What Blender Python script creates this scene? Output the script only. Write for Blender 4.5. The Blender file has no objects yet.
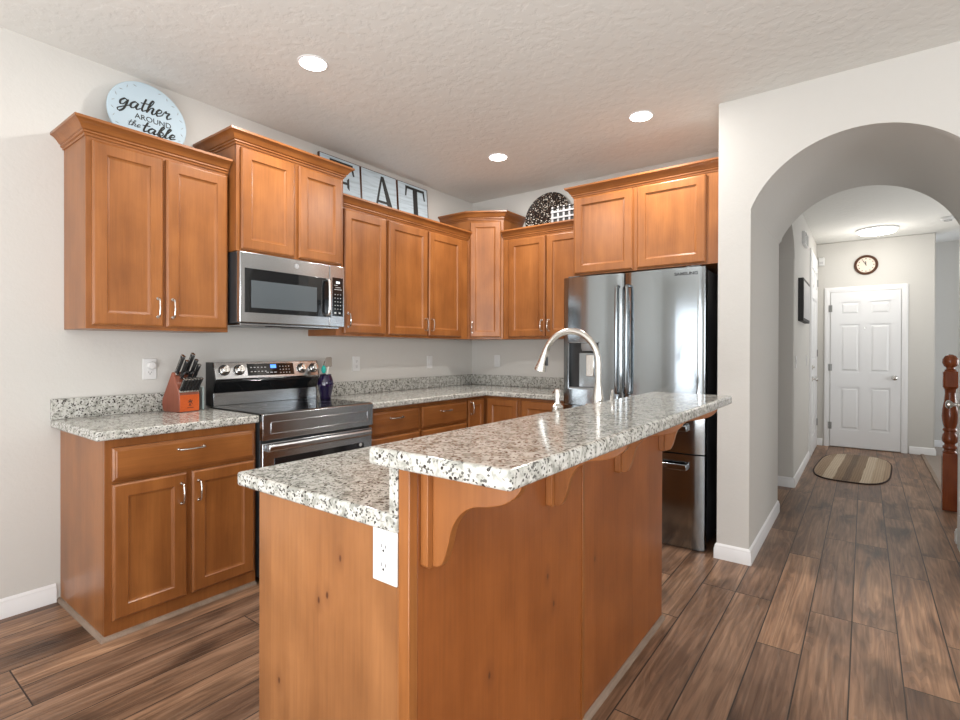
import bpy, bmesh, math, random
from mathutils import Vector, Matrix
random.seed(7)
PI = math.pi
S = bpy.context.scene
C = bpy.context.collection

# ------------------------------------------------------------------ camera
cam_d = bpy.data.cameras.new('camera'); cam = bpy.data.objects.new('camera', cam_d); C.objects.link(cam)
yaw, pit, rol = (math.radians(a) for a in (36.796, -0.257, 0.178))
fw = Vector((-math.sin(yaw)*math.cos(pit), math.cos(yaw)*math.cos(pit), math.sin(pit)))
r0 = Vector((math.cos(yaw), math.sin(yaw), 0)); u0 = r0.cross(fw)
rr = r0*math.cos(rol) + u0*math.sin(rol); uu = -r0*math.sin(rol) + u0*math.cos(rol)
cam.matrix_world = Matrix(((rr.x, uu.x, -fw.x, 3.243), (rr.y, uu.y, -fw.y, -4.2), (rr.z, uu.z, -fw.z, 1.271), (0, 0, 0, 1)))
cam_d.sensor_width = 36; cam_d.lens = 514.23/960*36; cam_d.shift_y = -8.3/960
cam_d.clip_start = 0.05; cam_d.clip_end = 60
S.camera = cam
# ------------------------------------------------------------------ world and light
S.view_settings.view_transform = 'Standard'; S.view_settings.look = 'None'; S.view_settings.gamma = 1
S.view_settings.exposure = 0.0
w = bpy.data.worlds.new('sky'); S.world = w; w.use_nodes = True
w.node_tree.nodes['Background'].inputs[0].default_value = (0.80, 0.88, 1.0, 1); w.node_tree.nodes['Background'].inputs[1].default_value = 2.2
def area(name, loc, rot, sx, sy, power, col=(1, 1, 1)):
    d = bpy.data.lights.new(name, 'AREA'); d.shape = 'RECTANGLE'; d.size = sx; d.size_y = sy; d.energy = power; d.color = col
    o = bpy.data.objects.new(name, d); C.objects.link(o); o.location = loc; o.rotation_euler = rot; return o
# daylight through the patio door and the windows behind and beside the camera
area('patio_daylight', (1.95, -7.93, 1.10), (math.radians(98), 0, 0), 2.1, 1.9, 42, (.97, .985, 1))
area('window_daylight', (5.2, -7.93, 1.55), (math.radians(96), 0, 0), 1.6, 1.2, 36, (.97, .985, 1))
area('side_window_daylight', (6.93, -4.3, 1.5), (math.radians(94), 0, PI/2), 2.2, 1.3, 74, (.97, .985, 1))
area('hall_fill_light', (5.25, 2.4, 1.4), (math.radians(112), 0, PI/2), 1.6, 1.3, 42, (.97, .985, 1))  # added fill to even out the hall; this wall has no window
# unseen fill light behind the camera, added to brighten the ceiling
area('ceiling_fill_light', (3.0, -6.0, .45), (math.radians(172), 0, 0), 2.6, 2.2, 165, (.98, .99, 1))
area('kitchen_fill_light', (4.9, -6.6, 1.25), (math.radians(92), 0, math.radians(33)), 2.4, 1.6, 30, (.98, .99, 1))  # added out-of-view fill, brightens the kitchen walls under the cabinets
def point(name, loc, power, rad=.1, col=(1, .95, .88)):
    d = bpy.data.lights.new(name, 'POINT'); d.energy = power; d.shadow_soft_size = rad; d.color = col
    o = bpy.data.objects.new(name, d); C.objects.link(o); o.location = loc; return o

# ------------------------------------------------------------------ materials
def mat(name, col=(.8, .8, .8), rough=.5, metal=0, **kw):
    m = bpy.data.materials.new(name); m.use_nodes = True
    b = m.node_tree.nodes['Principled BSDF']
    b.inputs['Base Color'].default_value = (*col, 1); b.inputs['Roughness'].default_value = rough; b.inputs['Metallic'].default_value = metal
    for k, v in kw.items(): b.inputs[k.replace('_', ' ')].default_value = v
    return m
def N(m, t, **kw):
    n = m.node_tree.nodes.new(t)
    for k, v in kw.items():
        if k in n.inputs.keys(): n.inputs[k].default_value = v
        else: setattr(n, k, v)
    return n
def Lk(m, a, b): m.node_tree.links.new(a, b)
def B(m): return m.node_tree.nodes['Principled BSDF']
def ramp(m, stops, interp='LINEAR'):
    r = m.node_tree.nodes.new('ShaderNodeValToRGB'); e = r.color_ramp.elements; r.color_ramp.interpolation = interp
    while len(e) < len(stops): e.new(0.5)
    for i, (p, c) in enumerate(stops):
        e[i].position = p; e[i].color = (*c, 1) if len(c) == 3 else c
    return r
def mixc(m, fac, a, b, mode='MIX'):
    n = m.node_tree.nodes.new('ShaderNodeMix'); n.data_type = 'RGBA'; n.blend_type = mode
    for sock, v in ((n.inputs[0], fac), (n.inputs[6], a), (n.inputs[7], b)):
        if isinstance(v, (int, float)): sock.default_value = v
        elif isinstance(v, tuple): sock.default_value = (*v, 1)
        else: Lk(m, v, sock)
    return n.outputs[2]
def mapping(m, scale, loc=(0, 0, 0), rot=(0, 0, 0)):
    tc = N(m, 'ShaderNodeTexCoord'); mp = N(m, 'ShaderNodeMapping')
    mp.inputs['Scale'].default_value = scale; mp.inputs['Location'].default_value = loc; mp.inputs['Rotation'].default_value = rot
    Lk(m, tc.outputs['Object'], mp.inputs[0]); return mp
def bump(m, h, strength, dist=.01):
    b = N(m, 'ShaderNodeBump'); b.inputs['Strength'].default_value = strength; b.inputs['Distance'].default_value = dist
    Lk(m, h, b.inputs['Height']); Lk(m, b.outputs[0], B(m).inputs['Normal'])

def wood(name, c1, c2, axis='z', rough=.34, knots=None, boards=None, ya=False):
    m = mat(name, c1, rough)
    sc = {'z': (9, 9, .9), 'x': (.9, 9, 9), 'y': (9, .9, 9)}[axis]
    mp = mapping(m, sc)
    oi = N(m, 'ShaderNodeObjectInfo'); mul = N(m, 'ShaderNodeMath', operation='MULTIPLY'); mul.inputs[1].default_value = 37
    Lk(m, oi.outputs['Random'], mul.inputs[0])
    n1 = N(m, 'ShaderNodeTexNoise', noise_dimensions='4D'); n1.inputs['Scale'].default_value = 1.0; n1.inputs['Detail'].default_value = 5; n1.inputs['Distortion'].default_value = .5
    Lk(m, mp.outputs[0], n1.inputs['Vector']); Lk(m, mul.outputs[0], n1.inputs['W'])
    rp = ramp(m, [(.30, c1), (.70, c2)]); Lk(m, n1.outputs[0], rp.inputs[0])
    sf = {'z': (60, 60, 2.5), 'x': (2.5, 60, 60), 'y': (60, 2.5, 60)}[axis]
    mp2 = mapping(m, sf); n2 = N(m, 'ShaderNodeTexNoise', noise_dimensions='4D'); n2.inputs['Scale'].default_value = 2.2; n2.inputs['Detail'].default_value = 3
    Lk(m, mp2.outputs[0], n2.inputs['Vector']); Lk(m, mul.outputs[0], n2.inputs['W'])
    r2 = ramp(m, [(.30, (.80, .77, .74)), (.65, (1.06, 1.06, 1.06))]); Lk(m, n2.outputs[0], r2.inputs[0])
    col = mixc(m, .55, rp.outputs[0], r2.outputs[0], 'MULTIPLY')
    # blotchy maple figure
    n3 = N(m, 'ShaderNodeTexNoise', noise_dimensions='4D'); n3.inputs['Scale'].default_value = 7; n3.inputs['Detail'].default_value = 5
    mp3 = mapping(m, (1, 1, .7)); Lk(m, mp3.outputs[0], n3.inputs['Vector']); Lk(m, mul.outputs[0], n3.inputs['W'])
    r3 = ramp(m, [(.36, (.74, .70, .66)), (.62, (1.08, 1.08, 1.08))]); Lk(m, n3.outputs[0], r3.inputs[0])
    col = mixc(m, .6, col, r3.outputs[0], 'MULTIPLY')
    if boards:   # edge-glued veneer strips of slightly different tone
        mp5 = mapping(m, boards); sn = N(m, 'ShaderNodeVectorMath', operation='SNAP'); sn.inputs[1].default_value = (1, 1, 1); Lk(m, mp5.outputs[0], sn.inputs[0])
        wn = N(m, 'ShaderNodeTexWhiteNoise', noise_dimensions='3D'); Lk(m, sn.outputs[0], wn.inputs['Vector'])
        r5 = ramp(m, [(0, (.80, .76, .72)), (1, (1.15, 1.15, 1.15))]); Lk(m, wn.outputs[0], r5.inputs[0])
        col = mixc(m, .7, col, r5.outputs[0], 'MULTIPLY')
    if knots:    # small knots: (across, height, radius)
        tc = N(m, 'ShaderNodeTexCoord'); nz = N(m, 'ShaderNodeTexNoise'); nz.inputs['Scale'].default_value = 28; Lk(m, tc.outputs['Object'], nz.inputs['Vector'])
        last = None
        for a, h_, rad in knots:
            vs = N(m, 'ShaderNodeVectorMath', operation='SUBTRACT'); Lk(m, tc.outputs['Object'], vs.inputs[0]); vs.inputs[1].default_value = (a, 0, h_) if axis == 'z' and not ya else (0, a, h_)
            vm = N(m, 'ShaderNodeVectorMath', operation='MULTIPLY'); Lk(m, vs.outputs[0], vm.inputs[0]); vm.inputs[1].default_value = ((0, 1/rad, .5/rad) if ya else (1/rad, 0, .5/rad))
            ln = N(m, 'ShaderNodeVectorMath', operation='LENGTH'); Lk(m, vm.outputs[0], ln.inputs[0])
            if last is None: last = ln.outputs['Value']
            else:
                mn = N(m, 'ShaderNodeMath', operation='MINIMUM'); Lk(m, last, mn.inputs[0]); Lk(m, ln.outputs['Value'], mn.inputs[1]); last = mn.outputs[0]
        pert = N(m, 'ShaderNodeMath', operation='MULTIPLY_ADD'); pert.inputs[1].default_value = .9; Lk(m, nz.outputs[0], pert.inputs[0]); Lk(m, last, pert.inputs[2])
        r4 = ramp(m, [(.15, (0, 0, 0)), (.23, (.72, .72, .72)), (.42, (.82, .82, .82)), (.75, (1, 1, 1))]); 
        dv_ = N(m, 'ShaderNodeMath', operation='DIVIDE'); dv_.inputs[1].default_value = 7; Lk(m, pert.outputs[0], dv_.inputs[0]); Lk(m, dv_.outputs[0], r4.inputs[0])
        col = mixc(m, r4.outputs[0], (.10, .030, .012), col)
    Lk(m, col, B(m).inputs['Base Color'])
    B(m).inputs['Coat Weight'].default_value = .12; B(m).inputs['Coat Roughness'].default_value = .25
    return m
WA, WB = (.235, .080, .019), (.350, .130, .034)
M = {}
KN1 = [(2.246, .772, .0045), (2.163, .649, .0045), (2.196, .670, .0045), (1.99, .382, .005)]
KN2 = [(-2.493, .528, .006), (-2.833, .586, .005), (-2.795, .488, .005), (-3.134, .437, .006)]
M['wood'] = wood('maple_vertical', WA, WB)
M['woodh'] = wood('maple_horizontal', WA, WB, 'x')
M['panel'] = wood('maple_panel_knotty', (.290, .120, .042), (.380, .168, .062), knots=KN1, boards=(8.2, 0, 0))
M['panely'] = wood('maple_back_panel', (.275, .084, .019), (.35, .113, .028), knots=KN2, boards=(0, 5.2, 0), ya=True)
M['shoe'] = wood('grey_brown_shoe_moulding', (.20, .145, .105), (.30, .22, .165), 'y', .6)
M['cherry'] = wood('red_stained_wood', (.22, .048, .014), (.34, .085, .026), rough=.2)

def granite(name):
    m = mat(name, (.6, .57, .5), .10, Specular_IOR_Level=.30)
    mp = mapping(m, (1, 1, 1))
    def noise(s, d=3, dis=0):
        n = N(m, 'ShaderNodeTexNoise'); n.inputs['Scale'].default_value = s; n.inputs['Detail'].default_value = d; n.inputs['Distortion'].default_value = dis
        Lk(m, mp.outputs[0], n.inputs['Vector']); return n.outputs[0]
    r1 = ramp(m, [(.36, (.31, .31, .275)), (.50, (.53, .525, .48)), (.62, (.60, .595, .56))]); Lk(m, noise(40, 4, .8), r1.inputs[0])
    r2 = ramp(m, [(.585, (0, 0, 0)), (.66, (1, 1, 1))]); Lk(m, noise(95, 3, .8), r2.inputs[0])
    c = mixc(m, r2.outputs[0], r1.outputs[0], (.23, .22, .20))
    v = N(m, 'ShaderNodeTexVoronoi'); v.inputs['Scale'].default_value = 92; Lk(m, mp.outputs[0], v.inputs['Vector'])
    sep = N(m, 'ShaderNodeSeparateColor'); Lk(m, v.outputs['Color'], sep.inputs[0])
    g = N(m, 'ShaderNodeMath', operation='GREATER_THAN'); g.inputs[1].default_value = .86; Lk(m, sep.outputs[0], g.inputs[0])
    l = N(m, 'ShaderNodeMath', operation='LESS_THAN'); l.inputs[1].default_value = .40; Lk(m, v.outputs['Distance'], l.inputs[0])
    mu = N(m, 'ShaderNodeMath', operation='MULTIPLY'); Lk(m, g.outputs[0], mu.inputs[0]); Lk(m, l.outputs[0], mu.inputs[1])
    c = mixc(m, mu.outputs[0], c, (.045, .035, .03))
    v2 = N(m, 'ShaderNodeTexVoronoi'); v2.inputs['Scale'].default_value = 210; Lk(m, mp.outputs[0], v2.inputs['Vector'])
    s2 = N(m, 'ShaderNodeSeparateColor'); Lk(m, v2.outputs['Color'], s2.inputs[0])
    g2 = N(m, 'ShaderNodeMath', operation='GREATER_THAN'); g2.inputs[1].default_value = .87; Lk(m, s2.outputs[1], g2.inputs[0])
    c = mixc(m, g2.outputs[0], c, (.12, .115, .105))
    Lk(m, c, B(m).inputs['Base Color']); return m
M['granite'] = granite('speckled_granite')

def floor_mat():
    m = mat('plank_floor', (.2, .12, .08), .33, Specular_IOR_Level=.35)
    tc = N(m, 'ShaderNodeTexCoord'); sx = N(m, 'ShaderNodeSeparateXYZ'); Lk(m, tc.outputs['Object'], sx.inputs[0])
    ad = N(m, 'ShaderNodeMath', operation='ADD'); ad.inputs[1].default_value = -2.871+.1655*60; Lk(m, sx.outputs[0], ad.inputs[0])
    cb = N(m, 'ShaderNodeCombineXYZ'); Lk(m, sx.outputs[1], cb.inputs[0]); Lk(m, ad.outputs[0], cb.inputs[1])
    bt = N(m, 'ShaderNodeTexBrick'); bt.offset = .37; bt.offset_frequency = 3; bt.squash = 1; bt.squash_frequency = 1
    bt.inputs['Scale'].default_value = 1; bt.inputs['Brick Width'].default_value = 1.23; bt.inputs['Row Height'].default_value = .1655
    bt.inputs['Mortar Size'].default_value = .003; bt.inputs['Mortar Smooth'].default_value = .3; bt.inputs['Bias'].default_value = 0
    bt.inputs['Color1'].default_value = (0, 0, 0, 1); bt.inputs['Color2'].default_value = (1, 1, 1, 1); bt.inputs['Mortar'].default_value = (.5, .5, .5, 1)
    Lk(m, cb.outputs[0], bt.inputs['Vector'])
    # per plank offset for the grain
    rnd = N(m, 'ShaderNodeMath', operation='MULTIPLY'); rnd.inputs[1].default_value = 23; Lk(m, bt.outputs['Color'], rnd.inputs[0])
    def grain(scx, scy, s, d, dis):
        mp = mapping(m, (scx, scy, 1)); n = N(m, 'ShaderNodeTexNoise', noise_dimensions='4D')
        n.inputs['Scale'].default_value = s; n.inputs['Detail'].default_value = d; n.inputs['Distortion'].default_value = dis
        Lk(m, mp.outputs[0], n.inputs['Vector']); Lk(m, rnd.outputs[0], n.inputs['W']); return n.outputs[0]
    g1 = grain(10, 1.3, 1, 6, 1.2)
    r1 = ramp(m, [(.30, (.135, .074, .045)), (.48, (.275, .160, .098)), (.70, (.41, .255, .162))]); Lk(m, g1, r1.inputs[0])
    # cathedral lines
    g2 = grain(7, .55, 1, 2, .3)
    mm = N(m, 'ShaderNodeMath', operation='MULTIPLY'); mm.inputs[1].default_value = 120; Lk(m, g2, mm.inputs[0])
    sn = N(m, 'ShaderNodeMath', operation='SINE'); Lk(m, mm.outputs[0], sn.inputs[0])
    r2 = ramp(m, [(.0, (.62, .60, .58)), (.35, (1, 1, 1)), (.9, (1.05, 1.04, 1.03))]); Lk(m, sn.outputs[0], r2.inputs[0])
    c = mixc(m, .42, r1.outputs[0], r2.outputs[0], 'MULTIPLY')
    g5 = grain(70, 3, 1, 3, .4); r5 = ramp(m, [(.38, (.58, .56, .55)), (.58, (1.12, 1.12, 1.12))]); Lk(m, g5, r5.inputs[0])
    c = mixc(m, .6, c, r5.outputs[0], 'MULTIPLY')
    # dark smudges
    g3 = grain(3.4, 1.5, 1.2, 3, .5); r3 = ramp(m, [(.34, (.36, .36, .38)), (.47, (1, 1, 1))]); Lk(m, g3, r3.inputs[0])
    c = mixc(m, .8, c, r3.outputs[0], 'MULTIPLY')
    # pale grey scuffed grain
    g4 = grain(26, 2.0, 1.2, 5, 2.0); r4 = ramp(m, [(.60, (0, 0, 0)), (.75, (.45, .45, .45))]); Lk(m, g4, r4.inputs[0])
    c = mixc(m, r4.outputs[0], c, (.27, .205, .155))
    tint = ramp(m, [(0, (.72, .70, .71)), (.5, (.95, .94, .93)), (1, (1.18, 1.13, 1.06))]); Lk(m, bt.outputs['Color'], tint.inputs[0])
    c = mixc(m, 1.0, c, tint.outputs[0], 'MULTIPLY')
    c = mixc(m, bt.outputs['Fac'], c, (.035, .022, .016))
    Lk(m, c, B(m).inputs['Base Color'])
    rr_ = ramp(m, [(0, (.30, .30, .30)), (1, (.48, .48, .48))]); Lk(m, g1, rr_.inputs[0]); Lk(m, rr_.outputs[0], B(m).inputs['Roughness'])
    inv = N(m, 'ShaderNodeMath', operation='MULTIPLY_ADD'); inv.inputs[1].default_value = -2.5; Lk(m, bt.outputs['Fac'], inv.inputs[0]); Lk(m, r2.outputs[0], inv.inputs[2])
    bump(m, inv.outputs[0], .25, .004)
    return m
M['floor'] = floor_mat()
def painted(name, col, sc=30, st=.12, rough=.75, dist=.004, det=3):
    m = mat(name, col, rough); mp = mapping(m, (1, 1, 1)); n = N(m, 'ShaderNodeTexNoise'); n.inputs['Scale'].default_value = sc; n.inputs['Detail'].default_value = det
    Lk(m, mp.outputs[0], n.inputs['Vector'])
    r = ramp(m, [(.42, (0, 0, 0)), (.56, (1, 1, 1))]); Lk(m, n.outputs[0], r.inputs[0]); bump(m, r.outputs[0], st, dist); return m
M['wall'] = painted('greige_wall_paint', (.60, .585, .55), 45, .06)
M['ceil'] = painted('knockdown_ceiling', (.73, .725, .69), 20, .20, .85, .005, 4)
M['trim'] = mat('white_trim_paint', (.80, .80, .80), .35)
M['white'] = mat('white_plastic', (.72, .72, .71), .35)
M['doorw'] = mat('white_door_paint', (.78, .785, .79), .38)
def steel(name, col, rough, sc=(2, 2, 160), st=.05):
    m = mat(name, col, rough, 1); mp = mapping(m, sc); n = N(m, 'ShaderNodeTexNoise'); n.inputs['Scale'].default_value = 4; n.inputs['Detail'].default_value = 2
    Lk(m, mp.outputs[0], n.inputs['Vector']); bump(m, n.outputs[0], st, .001); return m
M['steel'] = steel('brushed_stainless', (.50, .515, .53), .22)
M['steelf'] = steel('fridge_stainless', (.31, .335, .35), .13, (5, 5, .1), .35)
M['chrome'] = mat('satin_nickel', (.72, .70, .67), .22, 1)
M['hinge'] = mat('dull_hinge_metal', (.30, .30, .29), .45, 1)
M['bright'] = mat('bright_nickel', (.70, .68, .65), .18, 1)
M['dark'] = mat('black_plastic', (.012, .012, .013), .30)
M['side'] = mat('dark_grey_appliance_side', (.03, .033, .036), .45)
M['glass'] = mat('black_glass', (.008, .009, .010), .04)
M['screen'] = mat('microwave_window_mesh', (.085, .10, .11), .15)
M['ovenw'] = mat('oven_window_glass', (.012, .012, .013), .08)
M['grey'] = mat('grey_plastic', (.25, .25, .25), .4)
M['lgrey'] = mat('light_grey_print', (.55, .55, .55), .5)
M['orange'] = wood('orange_block_front', (.52, .085, .012), (.60, .11, .016), 'x', .4)
M['redwood'] = wood('red_brown_block', (.25, .065, .035), (.33, .10, .055), 'z', .4)
M['purple'] = mat('purple_glaze', (.010, .004, .036), .07, 0, Coat_Weight=.6)
M['teal'] = mat('teal_silicone', (.0, .36, .30), .45)
M['spat'] = mat('warm_grey_silicone', (.26, .225, .19), .5)
M['cream'] = mat('cream_handle', (.75, .71, .64), .5)
M['paleteal'] = mat('pale_teal_glass', (.40, .50, .49), .3)
M['ink'] = mat('charcoal_lettering', (.02, .02, .018), .7)
M['blackp'] = mat('black_paint', (.015, .015, .015), .6)
M['dkbrown'] = mat('dark_brown_frame', (.075, .028, .012), .3)
M['face'] = mat('cream_clock_face', (.70, .60, .50), .5)
M['carpet'] = painted('beige_carpet', (.34, .29, .25), 260, .5, .95)
def emit(name, col, s):
    m = mat(name, col, .5); B(m).inputs['Emission Color'].default_value = (*col, 1); B(m).inputs['Emission Strength'].default_value = s; return m
M['lamp'] = emit('lamp_diffuser', (1, .97, .92), 14)
M['blue'] = emit('blue_display', (.10, .30, 1.0), 1.6)
M['digits'] = emit('white_display', (.75, .80, .85), 1.0)
def signboard():
    m = mat('pale_blue_distressed_board', (.55, .66, .72), .6); mp = mapping(m, (2, 2, 26)); n = N(m, 'ShaderNodeTexNoise'); n.inputs['Scale'].default_value = 2.2; n.inputs['Detail'].default_value = 6
    Lk(m, mp.outputs[0], n.inputs['Vector']); r = ramp(m, [(.36, (.38, .46, .51)), (.48, (.47, .56, .62)), (.65, (.51, .60, .66))]); Lk(m, n.outputs[0], r.inputs[0]); Lk(m, r.outputs[0], B(m).inputs['Base Color']); return m
M['board'] = signboard()
M['round'] = mat('pale_blue_round_sign', (.46, .57, .64), .55)
def mosaic():
    m = mat('dark_mosaic', (.05, .03, .02), .25); mp = mapping(m, (1, 1, 1)); v = N(m, 'ShaderNodeTexVoronoi'); v.inputs['Scale'].default_value = 88; Lk(m, mp.outputs[0], v.inputs['Vector'])
    s = N(m, 'ShaderNodeSeparateColor'); Lk(m, v.outputs['Color'], s.inputs[0]); r = ramp(m, [(.30, (.02, .012, .010)), (.45, (.09, .05, .035)), (.55, (.26, .20, .15)), (.78, (.70, .67, .60))], 'CONSTANT')
    Lk(m, s.outputs[0], r.inputs[0]); l = N(m, 'ShaderNodeMath', operation='LESS_THAN'); l.inputs[1].default_value = .46; Lk(m, v.outputs['Distance'], l.inputs[0])
    c = mixc(m, l.outputs[0], (.015, .010, .008), r.outputs[0]); Lk(m, c, B(m).inputs['Base Color']); return m
M['mosaic'] = mosaic()
def rugm():
    m = mat('braided_rug', (.4, .3, .2), .95); tc = N(m, 'ShaderNodeTexCoord'); sx = N(m, 'ShaderNodeSeparateXYZ'); Lk(m, tc.outputs['Object'], sx.inputs[0])
    # bands follow the oval edge at the ends: x plus a bend with y
    n = N(m, 'ShaderNodeTexNoise'); n.inputs['Scale'].default_value = 2.5; Lk(m, tc.outputs['Object'], n.inputs['Vector'])
    ma = N(m, 'ShaderNodeMath', operation='MULTIPLY_ADD'); ma.inputs[1].default_value = .03; Lk(m, n.outputs[0], ma.inputs[0]); Lk(m, sx.outputs[0], ma.inputs[2])
    mr = N(m, 'ShaderNodeMapRange'); mr.inputs['From Min'].default_value = -.28; mr.inputs['From Max'].default_value = .38; Lk(m, ma.outputs[0], mr.inputs[0])
    T, Cr, Br, Dk = (.34, .245, .165), (.52, .42, .31), (.25, .175, .115), (.165, .115, .08)
    r = ramp(m, [(0, T), (.13, Cr), (.27, Br), (.38, Dk), (.47, Br), (.60, Cr), (.72, (.42, .32, .22)), (.85, T), (.95, Br)], 'CONSTANT'); Lk(m, mr.outputs[0], r.inputs[0])
    wv = N(m, 'ShaderNodeTexWave', wave_type='BANDS', bands_direction='X'); wv.inputs['Scale'].default_value = 16; wv.inputs['Distortion'].default_value = .6; Lk(m, tc.outputs['Object'], wv.inputs['Vector'])
    rw = ramp(m, [(0, (.7, .7, .7)), (.4, (1, 1, 1))]); Lk(m, wv.outputs[0], rw.inputs[0])
    c = mixc(m, .6, r.outputs[0], rw.outputs[0], 'MULTIPLY'); Lk(m, c, B(m).inputs['Base Color']); bump(m, wv.outputs[0], .5, .004); return m
M['rug'] = rugm()
M['rugedge'] = mat('dark_rug_binding', (.03, .015, .012), .9)
M['lat'] = mat('grey_white_lattice', (.42, .42, .43), .4)
M['cglass'] = mat('clear_glass', (1, 1, 1), .0, 0, Transmission_Weight=1.0, IOR=1.02)

# ------------------------------------------------------------------ mesh helpers
class MB:
    def __init__(s): s.v = []; s.f = []
    def add(s, vs, fs):
        o = len(s.v); s.v += [tuple(p) for p in vs]; s.f += [tuple(o+i for i in f) for f in fs]; return s
    def box(s, x0, x1, y0, y1, z0, z1):
        x0, x1 = min(x0, x1), max(x0, x1); y0, y1 = min(y0, y1), max(y0, y1); z0, z1 = min(z0, z1), max(z0, z1)
        return s.add([(x0, y0, z0), (x1, y0, z0), (x1, y1, z0), (x0, y1, z0), (x0, y0, z1), (x1, y0, z1), (x1, y1, z1), (x0, y1, z1)],
                     [(0, 3, 2, 1), (4, 5, 6, 7), (0, 1, 5, 4), (1, 2, 6, 5), (2, 3, 7, 6), (3, 0, 4, 7)])
    def rings(s, rings, cap0=True, cap1=True, closed=True):
        n = len(rings[0]); o = len(s.v)
        for r in rings: s.v += [tuple(p) for p in r]
        for k in range(len(rings)-1):
            for i in range(n if closed else n-1):
                j = (i+1) % n; s.f.append((o+k*n+i, o+k*n+j, o+(k+1)*n+j, o+(k+1)*n+i))
        if cap0: s.f.append(tuple(o+i for i in reversed(range(n))))
        if cap1: s.f.append(tuple(o+(len(rings)-1)*n+i for i in range(n)))
        return s
    def prism(s, poly, axis, a0, a1):      # poly in the two other axes, in xyz order
        def P(p, a):
            if axis == 'x': return (a, p[0], p[1])
            if axis == 'y': return (p[0], a, p[1])
            return (p[0], p[1], a)
        return s.rings([[P(p, a0) for p in poly], [P(p, a1) for p in poly]])
    def tube(s, pts, rad, n=10, caps=True, flat=None):
        pts = [Vector(p) for p in pts]; R = rad if isinstance(rad, (list, tuple)) else [rad]*len(pts); rg = []
        ref = None
        for i, p in enumerate(pts):
            d = (pts[min(i+1, len(pts)-1)]-pts[max(i-1, 0)]).normalized()
            if ref is None: ref = d.orthogonal().normalized()
            ref = (ref-d*ref.dot(d)).normalized(); b = d.cross(ref)
            rg.append([p+(ref*math.cos(t)+b*math.sin(t))*R[i] for t in [2*PI*k/n for k in range(n)]])
        return s.rings(rg, caps, caps)
    def lathe(s, prof, c=(0, 0, 0), n=28, axis='z'):
        rg = []
        for r, h in prof:
            ring = []
            for k in range(n):
                t = 2*PI*k/n; a, b = r*math.cos(t), r*math.sin(t)
                if axis == 'z': ring.append((c[0]+a, c[1]+b, c[2]+h))
                elif axis == 'x': ring.append((c[0]+h, c[1]+a, c[2]+b))
                else: ring.append((c[0]+a, c[1]+h, c[2]-b))
            rg.append(ring)
        return s.rings(rg)
    def sweep(s, prof, path):              # prof (out, z) swept along an XY path, outward = right of travel
        P = [Vector(p) for p in path]; rg = []
        for i, p in enumerate(P):
            ns = []
            for a, b in ((i-1, i), (i, i+1)):
                if a >= 0 and b < len(P):
                    d = (P[b]-P[a]).normalized(); ns.append(Vector((d.y, -d.x)))
            n = ns[0] if len(ns) == 1 else (ns[0]+ns[1])/(1+ns[0].dot(ns[1]))
            rg.append([(p.x+n.x*o, p.y+n.y*o, z) for o, z in prof])
        return s.rings(rg)
    def build(s, name, m, parent=None, bevel=0, smooth=None, seg=2, kind=None):
        me = bpy.data.meshes.new(name); me.from_pydata(s.v, [], s.f)
        bm = bmesh.new(); bm.from_mesh(me); bmesh.ops.recalc_face_normals(bm, faces=bm.faces); bm.to_mesh(me); bm.free()
        me.materials.append(m); o = bpy.data.objects.new(name, me); C.objects.link(o)
        if parent is not None: o.parent = parent
        if bevel:
            b = o.modifiers.new('bevel', 'BEVEL'); b.width = bevel; b.segments = seg; b.limit_method = 'ANGLE'; b.angle_limit = math.radians(40)
        if smooth is None: smooth = 35
        if smooth or bevel:
            me.shade_smooth(); me.set_sharp_from_angle(angle=math.radians(smooth or 35))
        if kind: o['kind'] = kind
        return o
def thing(name, label, cat, loc=(0, 0, 0), rz=0, group=None):
    o = bpy.data.objects.new(name, None); C.objects.link(o); o.location = loc; o.rotation_euler = (0, 0, rz); o.empty_display_size = .1
    o['label'] = label; o['category'] = cat
    if group: o['group'] = group
    return o
def tag(o, label, cat, group=None):
    o['label'] = label; o['category'] = cat
    if group: o['group'] = group
    return o
def struct(name, mb, m, **k): return mb.build(name, m, kind='structure', **k)
def copy_tree(o, parent=None):
    c = o.copy(); C.objects.link(c); c.parent = parent
    for ch in [x for x in bpy.data.objects if x.parent == o]: copy_tree(ch, c)
    return c
def origin(o, loc):                        # move a mesh's origin to loc (world coordinates kept)
    o.data.transform(Matrix.Translation(-Vector(loc))); o.location = loc; return o
def catmull(P, n=6):
    P = [Vector(p) for p in P]; out = []
    for i in range(len(P)-1):
        a, b, c, d = P[max(i-1, 0)], P[i], P[i+1], P[min(i+2, len(P)-1)]
        for k in range(n):
            t = k/n; out.append(.5*((2*b)+(c-a)*t+(2*a-5*b+4*c-d)*t*t+(3*b-a-3*c+d)*t**3))
    return out+[P[-1]]
def text_mesh(name, body, size, m, parent, loc, rot, ext=.0008, sx=1, bold=0):
    cu = bpy.data.curves.new(name, 'FONT'); cu.body = body; cu.size = size; cu.extrude = ext; cu.align_x = 'CENTER'; cu.align_y = 'CENTER'; cu.offset = bold
    t = bpy.data.objects.new(name, cu); C.objects.link(t); bpy.context.view_layer.update()
    me = bpy.data.meshes.new_from_object(t.evaluated_get(bpy.context.evaluated_depsgraph_get())); bpy.data.objects.remove(t); bpy.data.curves.remove(cu)
    me.name = name; me.materials.clear(); me.materials.append(m)
    o = bpy.data.objects.new(name, me); C.objects.link(o); o.parent = parent; o.location = loc; o.rotation_euler = rot; o.scale = (sx, 1, 1); return o

H = 2.773; HH = 2.70; YA = -.811; YV = .443
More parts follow.
